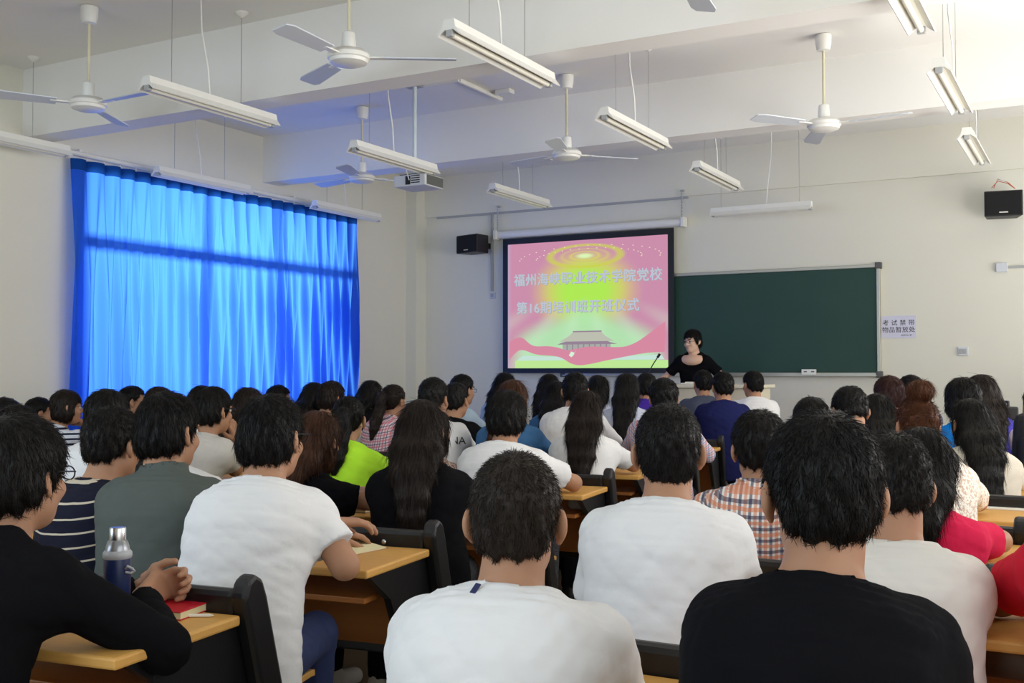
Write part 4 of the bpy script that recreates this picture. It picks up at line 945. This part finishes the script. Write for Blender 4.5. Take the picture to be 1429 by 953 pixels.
# --- left block, rows from the back
P['p5'] = person(381, 549, 2.36, 'person in a white T-shirt and blue jeans with fingers raised over an open notebook', 'm', 'mid', 'black', 'white', 'tee', dict(Rw=((481, 789, 2.34), (462, 729, 2.56)), Le=(.02, -.45, .8, .03)), q=3, lean=R(20), sw=.146, dyaw=R(-14), vol=.002, glasses=True, eyes=True, pants='jeans', legyaw=R(10), kneez=.56, tyaw=R(14),
    handspec=dict(R=dict(d=(.62, .72, -.05), n=(.1, .1, -1), curl=[.2, .3, .35, .4], spread=.3), L=dict(d=(.6, .7, -.1), curl=.3)))
P['p3'] = person(237, 546, 2.42, 'person with thick black hair in an olive grey shirt behind the dark blue flask', 'm', 'mid', 'black', 'grey', 'shirt', 'desk', q=3, dyaw=R(-10), vol=.005, eyes=True, tyaw=R(32), lash=R(4), sw=.138, fat=-.006)
P['p2'] = person(160, 567, 2.56, 'person in a navy top with thin cream stripes resting the chin on a hand', 'm', 'short', 'soft', 'navystripe', 'tee', dict(R=(.05, .36, 1.0), Rp=(.6, .1, -.8)), q=2, dyaw=R(-12), glasses=True, vol=.010, eyes=True, pitch=R(-4), snap=False,
    handspec=dict(R=dict(d=(-.3, -.2, .9), n=(-.5, -.8, 0), curl=.6, th=-1)))
P['p9'] = person(589, 556, 3.32, 'woman with very long straight dark hair in a loose black top, left of centre', 'f', 'long', 'dark', 'softblack', 'loose', 'rout', q=2, length=.46, vol=.004, lean=R(6), tyaw=R(26), lash=R(20), pants='tweed', shoes=SHOEW)
P['p6'] = person(444, 572, 3.48, 'woman with brown hair in a black T-shirt leaning over her booklet', 'f', 'long', 'brown', 'black', 'cap', dict(Rw=((531, 703, 3.40), (506, 686, 3.58))), q=2, shoes=SHOEW, length=.36, dyaw=R(-10), vol=.006)
P['strap'] = person(247, 562, 3.40, 'woman in white hidden behind the man in olive grey, bare shoulder showing', 'f', 'long', 'black', 'white', 'cap', 'desk', q=0)
P['p44'] = person(152, 542, 3.62, 'person with black bobbed hair in a bright white top, beyond the striped navy top', 'f', 'bob', 'black', 'white', 'tee', 'desk', q=1, vol=.008)
P['p43'] = person(27, 564, 3.55, 'person with black hair showing just above the head of the one in the hooded top', 'm', 'short', 'soft', 'dkgrey', 'tee', 'desk', q=1)
P['p7'] = person(487, 552, 4.42, 'woman with a black ponytail in a neon yellow-green top', 'f', 'pony', 'black', 'neon', 'loose', 'rout', q=2, length=.27, lash=R(26), tyaw=R(16), vol=.004, fat=.01)
P['p13'] = person(604, 568, 4.40, 'woman in a mottled pinkish cardigan hidden behind the long dark hair left of centre', 'f', 'long', 'dark', 'mottled', 'long', 'desk', q=1, length=.3)
P['p14'] = person(708, 544, 4.42, 'person with full black hair in a white T-shirt behind the nearest cropped head', 'm', 'mid', 'soft', 'white', 'tee', 'rout', q=2, vol=.012, pants='tweed', fat=.01)
P['p4'] = person(299, 539, 4.28, 'person in a pale grey T-shirt with both hands held up to the mouth', 'm', 'mid', 'soft', 'stone', 'tee', dict(Rw=((328, 654, 4.25), (333, 616, 4.33)), L=(.0, .47, 1.0), Lp=(-.9, .2, -.6)), q=2, dyaw=R(-16), glasses=True, eyes=True,
    handspec=dict(R=dict(d=(-.2, -.25, .9), n=(-.9, -.3, 0), curl=.3), L=dict(d=(.2, -.25, .9), n=(.9, -.3, 0), curl=.3)))
P['p42'] = person(9, 554, 4.35, 'person with dark hair at the left frame edge, farther row', 'm', 'short', 'black', 'dkgrey', 'tee', 'desk', q=0)
P['p41'] = person(56, 554, 5.6, 'person with short round black hair left of the woman in the striped top', 'm', 'short', 'black', 'slate', 'tee', 'desk', q=1, snap=False)
P['p40'] = person(94, 543, 5.20, 'woman with bobbed hair in a white top with navy stripes, hand on her collar', 'f', 'bob', 'dark', 'bwstripe', 'tee', dict(R=(-.02, .26, .98), Rp=(.9, .5, -.3)), q=1, dyaw=R(-24), eyes=True, glasses=True, fringe=.03,
    handspec=dict(R=dict(d=(-.8, -.5, .2), n=(0, -.9, -.3), curl=.4)))
P['p34'] = person(224, 539, 5.15, 'person with brownish black hair left of the pale grey T-shirt', 'f', 'bob', 'dark', 'dkgrey', 'tee', 'desk', q=1)
P['p33'] = person(283, 537, 5.95, 'person whose black hair rises just behind the one with hands at the mouth', 'f', 'long', 'black', 'slate', 'tee', 'desk', q=0)
P['p35'] = person(348, 540, 5.45, 'woman with long grey-black hair in front of the middle of the curtain', 'f', 'long', 'dark', 'softblack', 'tee', 'desk', q=1, length=.42, vol=.014)
P['p45'] = person(186, 538, 6.25, 'person with glasses in profile against the left end of the curtain', 'm', 'short', 'black', 'slate', 'tee', 'desk', q=1, dyaw=R(-34), glasses=True, eyes=True)
P['p8'] = person(550, 536, 6.2, 'woman with a dark ponytail in a pink checked shirt', 'f', 'pony', 'dark', 'pinkplaid', 'shirt', 'desk', q=1, length=.28, dyaw=R(-12), vol=.004)
P['p10'] = person(606, 526, 5.30, 'person with short black hair in a white T-shirt with dark letters on the sleeve', 'm', 'crew', 'black', 'white', 'tee', 'desk', q=1, vol=.008, lash=R(6), tyaw=R(22))
P['p29'] = person(716, 529, 5.75, 'woman with reddish brown hair in a denim shirt behind the full black hair at centre', 'f', 'long', 'brown', 'denim', 'long', 'rout', q=1, length=.42)
P['p20'] = person(818, 544, 5.62, 'woman with long black hair over a white T-shirt, at the desk with red booklet', 'f', 'long', 'dark', 'white', 'tee', 'rout', q=2, length=.46, vol=.006, tyaw=R(18))
P['p38'] = person(464, 531, 6.15, 'person with full dark hair in a white shirt at the right end of the curtain', 'm', 'mid', 'dark', 'white', 'tee', 'desk', q=1, dyaw=R(-20))
P['p36'] = person(390, 537, 6.55, 'person with glasses and short black hair in front of the right half of the curtain', 'm', 'short', 'black', 'navy', 'tee', 'desk', q=1, dyaw=R(-22), glasses=True, eyes=True)
P['p11'] = person(637, 533, 6.25, 'person with short black hair in a black T-shirt beside the lettered sleeve', 'm', 'crew', 'black', 'softblack', 'tee', 'rout', q=1, dyaw=R(-12))
P['p21'] = person(803, 519, 6.55, 'person with short black hair in a loose white shirt behind the long-haired woman in white', 'm', 'short', 'black', 'white', 'loose', 'out', q=1, vol=.004, fat=.008)
P['p23'] = person(926, 527, 6.62, 'person in a pale blue and red checked shirt left of the short flat black hair', 'm', 'short', 'black', 'bluered', 'shirt', 'out', q=1, fat=.008, vol=.014)
P['p12'] = person(646, 522, 7.55, 'person with glasses turned in profile in a pale blue shirt near the bare wall', 'm', 'short', 'black', 'lightblue', 'shirt', 'desk', q=1, dyaw=R(-30), glasses=True, eyes=True)
P['p37'] = person(440, 533, 7.25, 'woman with long black hair spreading down over her back, before the curtain', 'f', 'long', 'black', 'softblack', 'tee', 'desk', q=1, length=.46, vol=.012)
P['p39'] = person(519, 530, 7.45, 'woman with long straight black hair against the wall by the curtain end', 'f', 'long', 'black', 'softblack', 'tee', 'desk', q=1, length=.46)
P['p31'] = person(777, 531, 7.25, 'woman with long black hair in a dark blue top below the screen', 'f', 'long', 'black', 'denim', 'tee', 'desk', q=1, length=.40)
P['p22'] = person(875, 520, 7.62, 'woman with the longest straight black hair left of the podium', 'f', 'long', 'black', 'paleblue', 'tee', 'desk', q=1, length=.56, vol=.014)
P['p28'] = person(705, 519, 8.20, 'woman in a light blue shirt at the lower left corner of the screen', 'f', 'long', 'black', 'lightblue', 'shirt', 'out', q=1, length=.34)
P['p30'] = person(767, 521, 8.22, 'woman with flared black hair in a white speckled blouse below the screen', 'f', 'long', 'black', 'print', 'tee', 'desk', q=1, length=.34)
P['p32'] = person(835, 523, 8.30, 'woman with black hair to the shoulders seen right of the loose white shirt', 'f', 'long', 'black', 'paleblue', 'tee', 'desk', q=1, length=.32, vol=.016)
P['p24'] = person(902, 520, 8.62, 'person with short black hair in a purple shirt in front of the podium', 'm', 'short', 'black', 'purple', 'polo', 'desk', q=1)
P['p26'] = person(1008, 518, 8.60, 'person with short black hair in a navy blue T-shirt in front of the podium', 'm', 'short', 'black', 'navy', 'tee', 'out', q=1, fat=.01)
P['p25'] = person(980, 516, 9.45, 'person with short black hair in a slate grey T-shirt, nearest below the lecturer', 'm', 'short', 'black', 'slate', 'tee', 'lap', q=1)
P['p27'] = person(1050, 517, 9.45, 'person with short black hair in a white T-shirt at the right end of the podium', 'm', 'short', 'black', 'white', 'tee', 'lap', q=1, fat=.006)
# --- right block
P['pred'] = person(1285, 594, 3.62, 'woman with long straight black hair in a crimson top behind the white shoulder at right', 'f', 'long', 'soft', 'pink', 'tee', 'desk', q=2, length=.46, vol=.004, tyaw=R(-6))
P['pbun'] = person(1278, 553, 4.60, 'woman with reddish brown hair pinned in a bun, in a white lace top', 'f', 'bun', 'redbrown', 'lace', 'loose', 'rout', q=2, vol=.002, fat=.02, sw=.16)
P['p48'] = person(1131, 553, 5.05, 'person with dark parted hair just showing over the thick black hair at right', 'f', 'bob', 'soft', 'dkgrey', 'tee', 'desk', q=1, vol=.012)
P['p56'] = person(1352, 555, 5.50, 'woman with long black hair over a beige jacket at the desk with the paper', 'f', 'long', 'soft', 'beige', 'jacket', 'rout', q=2, length=.46, vol=.004, fat=.02, sw=.165)
P['p49'] = person(1186, 539, 5.60, 'person with short black hair bending the head down right of the chalk box', 'm', 'short', 'black', 'slate', 'tee', 'desk', q=1, pitch=R(-26), dyaw=R(-10))
P['p50'] = person(1222, 548, 6.20, 'woman with straight black hair squeezed between two heads below the notice', 'f', 'long', 'soft', 'white', 'tee', 'desk', q=1, length=.3)
P['p57'] = person(1342, 526, 6.55, 'person with thick black hair in a bright blue jacket', 'f', 'bob', 'black', 'blue', 'jacket', 'rout', q=1, vol=.020)
P['p51'] = person(1239, 524, 7.50, 'person with dark maroon hair in a white T-shirt under the notice', 'm', 'mid', 'maroon', 'white', 'tee', 'desk', q=1, vol=.014)
P['p58'] = person(1367, 522, 7.55, 'woman with long wavy dark hair in a violet top at right', 'f', 'long', 'dark', 'violet', 'tee', 'desk', q=1, length=.34, vol=.012)
P['p59'] = person(1446, 540, 7.60, 'person in a pale shirt cut off by the right frame edge, farther row', 'm', 'short', 'black', 'lilac', 'shirt', 'desk', q=0)
P['p52'] = person(1269, 523, 8.60, 'person with black hair behind the maroon-haired head', 'm', 'short', 'black', 'slate', 'tee', 'desk', q=1)

# ------------------------------------------------------------------ things on the desks
DT = .7605
def on_desk(px, py, z=DT): return at_z(px, py, z)
p = on_desk(163, 866)
fl = thing('vacuum_flask', 'dark blue vacuum flask with a steel cap standing on the nearest left desk', 'flask', (p.x, p.y, DT), R(20))
FB = mat('flask_blue', S(26, 40, 82), .35); SIL = mat('flask_grey', S(176, 178, 182), .35)
MB().lathe((0, 0, 0), [(.027, 0), (.030, .004), (.030, .142), (.029, .146)], 32).build('flask_body', FB, fl, smooth=True)
MB().lathe((0, 0, 0), [(.030, .143), (.0325, .147), (.0325, .156), (.028, .162)], 32).build('collar_ring', SIL, fl, smooth=True)
MB().lathe((0, 0, 0), [(.028, .158), (.026, .170), (.022, .182), (.018, .186)], 32).build('shoulder', mat('flask_steel', S(150, 152, 156), .3, metal=.8), fl, smooth=True)
MB().lathe((0, 0, 0), [(.0185, .185), (.0185, .211), (.017, .214), (.002, .2145)], 32).build('cap', STEEL, fl, smooth=True)
lp = MB().tube([(.026, -.012, .122), (.034, -.016, .128), (.044, -.012, .122), (.046, -.006, .116), (.040, -.012, .112), (.028, -.014, .114)], .003, 8).build('strap_loop', SIL, fl, smooth=True)
def book(px, py, w_, d_, h_, rz, name, label, cov, pages=CREAMPAGE, cat='book', z=DT):
    p = on_desk(px, py, z); b = thing(name, label, cat, (p.x, p.y, z), rz)
    MB().span((-w_ / 2 + .003, -d_ / 2 + .003, .0025), (w_ / 2 - .002, d_ / 2 - .003, h_ - .0025)).build('pages', pages, b)
    c_ = MB(); c_.span((-w_ / 2, -d_ / 2, 0), (w_ / 2, d_ / 2, .0025)); c_.span((-w_ / 2, -d_ / 2, h_ - .0025), (w_ / 2, d_ / 2, h_)); c_.span((-w_ / 2, -d_ / 2, 0), (-w_ / 2 + .003, d_ / 2, h_)); c_.build('cover', cov, b, bevel=.001)
    return b
book(226, 853, .20, .145, .020, R(12), 'red_book', 'red covered book under the clasped hands on the nearest left desk', REDC)
pen = on_desk(258, 862); o = MB().tube([(-.06, 0, .004), (.055, .01, .004), (.065, .011, .004)], [.004, .004, .001], 8).build('pen', PAPER, smooth=True, loc=(pen.x, pen.y, DT)); o.rotation_euler = (0, 0, R(25)); tag(o, 'thin white pen lying beside the red book', 'pen')
# open notebook
p = on_desk(462, 765); nb = thing('open_notebook', 'open cream notebook under the arm of the one in jeans', 'notebook', (p.x, p.y, DT), R(-6))
for sg in (-1, 1):
    m_ = MB(); n = 10; pr = [(sg * .15 * i / n, .004 + .016 * math.sin(math.pi * min(1, (i / n) * .9 + .12)) * (1.3 if sg < 0 else .55)) for i in range(n + 1)]
    poly = pr + [(sg * .15, 0), (0, 0)]; m_.prism(poly, 'y', -.10, .10); m_.build('page_block', CREAMPAGE, nb)
MB().span((-.154, -.103, .0002), (.154, .103, .0015)).build('cover', mat('notebook_cover', S(196, 160, 140), .6), nb)
book(493, 712, .19, .14, .012, R(8), 'closed_booklet', 'grey booklet with coral sheet on the desk of the brown-haired woman', mat('grey_cover', S(132, 124, 116), .6))
p = on_desk(487, 707, DT + .0125); o = MB().span((-.05, -.04, 0), (.05, .04, .004)).build('note_pad', mat('coral', S(232, 96, 92), .6), bevel=.001, loc=(p.x, p.y, DT + .0125)); tag(o, 'small coral pad lying on the grey booklet', 'note pad')
book(872, 634, .18, .13, .012, R(14), 'red_booklet', 'red booklet at the end of the desk of the long-haired woman in white', REDC, PAPER)
p = on_desk(1382, 707); o = MB().span((-.15, -.10, 0), (.15, .10, .006)).build('paper_sheets', PAPER, bevel=.001, loc=(p.x, p.y, DT)); tag(o, 'cream sheets of paper lying on the right block desk', 'paper')
p = at_z(806, 712, .653); cp = thing('plastic_cup', 'clear crumpled plastic cup lying on the shelf under a centre desk', 'cup', (p.x, p.y, .653), R(60))
GL = mat('cup_plastic', S(190, 196, 200), .2); MB().lathe((0, 0, .034), [(.022, -.04), (.024, -.038), (.034, .045), (.032, .045), (.0225, -.036), (.002, -.037)], 20, axis='x').build('cup_body', GL, cp, smooth=True)
book(640, 717, .17, .12, .008, R(10), 'thin_notebook', 'cream notebook in front of the woman in the loose black top', CREAMPAGE, PAPER)
# podium papers and microphone
pp = thing('paper_stack', 'white papers on the podium in front of the lecturer', 'paper', (-3.55, 10.18, 1.216)); MB().span((-.12, -.08, 0), (.12, .08, .012)).build('sheet', PAPER, pp); MB().box((.02, .01, .018), (.22, .16, .008), Matrix.Rotation(R(12), 3, 'Z')).build('sheet', PAPER, pp)
mcx = at_y(917, 522, 9.9); mc = thing('gooseneck_microphone', 'black gooseneck microphone at the left end of the podium', 'microphone', (-4.10, 10.24, 1.215))
MB().lathe((0, 0, 0), [(.055, 0), (.055, .012), (.03, .022), (.01, .026)], 20).build('mic_base', BLACKP, mc, smooth=True)
MB().tube([(0, 0, .02), (.03, .0, .10), (.075, .01, .19), (.13, .02, .275)], .0055, 10).build('gooseneck', BLACKP, mc, smooth=True)
MB().tube([(.125, .02, .268), (.15, .024, .305)], .013, 12).build('mic_head', BLACKP, mc, smooth=True)
# black camera on a small stand at the right edge
p = at_y(1405, 600, 7.7); vc = thing('video_camera', 'black camera on a desk tripod near the right frame edge', 'camera', (p.x - .01, 7.80, DT), R(25))
cz = at_y(1405, 577, 7.75).z - DT
MB().span((-.05, -.09, cz - .045), (.05, .09, cz + .045)).build('camera_body', BLACKP, vc, bevel=.012); MB().lathe((0, .09, cz), [(.036, 0), (.036, .06), (.042, .065), (.042, .09), (.03, .09)], 20, axis='y').build('lens', BLACKP, vc, smooth=True)
MB().tube([(0, -.04, cz + .045), (0, -.04, cz + .075), (0, .05, cz + .075), (0, .05, cz + .045)], .01, 8).build('handle', BLACKP, vc, smooth=True)
for k in range(3):
    a = 2.1 * k; MB().tube([(0, 0, cz - .045), (.09 * math.cos(a), .09 * math.sin(a), .008)], .009, 8).build('leg', BLACKP, vc, smooth=True)
bg_ = thing('backpack', 'black backpack standing on a desk at the right frame edge', 'bag', (at_y(1427, 640, 6.6).x + .06, 6.7, DT), R(10))
MB().box((0, 0, .17), (.26, .15, .34), taper=.8).build('bag_body', mat('bag_black', S(20, 20, 22), .8), bg_, bevel=.04); MB().box((0, -.09, .12), (.2, .05, .18), taper=.9).build('pocket', mat('bag_black'), bg_, bevel=.02); MB().tube([(-.03, 0, .33), (-.03, 0, .37), (.03, 0, .37), (.03, 0, .33)], .007, 8).build('handle', mat('bag_black'), bg_, smooth=True)
# collar label of the nearest white T-shirt, letters on the lettered sleeve (both laid on the cloth)
def on_cloth(q, p, d):
    p = np.array(p, float); d = np.array(d, float); d /= np.linalg.norm(d)
    for _ in range(200):
        if q['outd'](p) < .0025: break
        p = p + d * .002
    return p
q_ = P['p15']; tb = MB().box((0, 0, 0), (.011, .0025, .021)).build('collar_label', mat('label_navy', S(30, 40, 84), .7), q_['o'], bevel=.0008)
tb.location = on_cloth(q_, q_['N'] + np.array((-.034, -.088, .12)), (0, 0, -1)) + np.array((0, -.003, .004)); tb.rotation_euler = (R(-50), R(4), R(-22))
q_ = P['p10']; nrm_ = Vector((.25, -.85, .35)).normalized(); upv = (Vector((0, 0, 1)) - nrm_ * nrm_.z).normalized(); rt_ = upv.cross(nrm_)
tx_ = text('NA', .060, (0, 0, 0), INK, q_['o'], 'sleeve_letters', .003)
pc_ = Vector(on_cloth(q_, q_['S']['R'] + np.array((.022, -.30, -.03)), (0, 1, 0))) + nrm_ * .006
Mx = Matrix((rt_, -nrm_, upv)).transposed().to_4x4(); Mx.translation = pc_; tx_.matrix_local = Mx
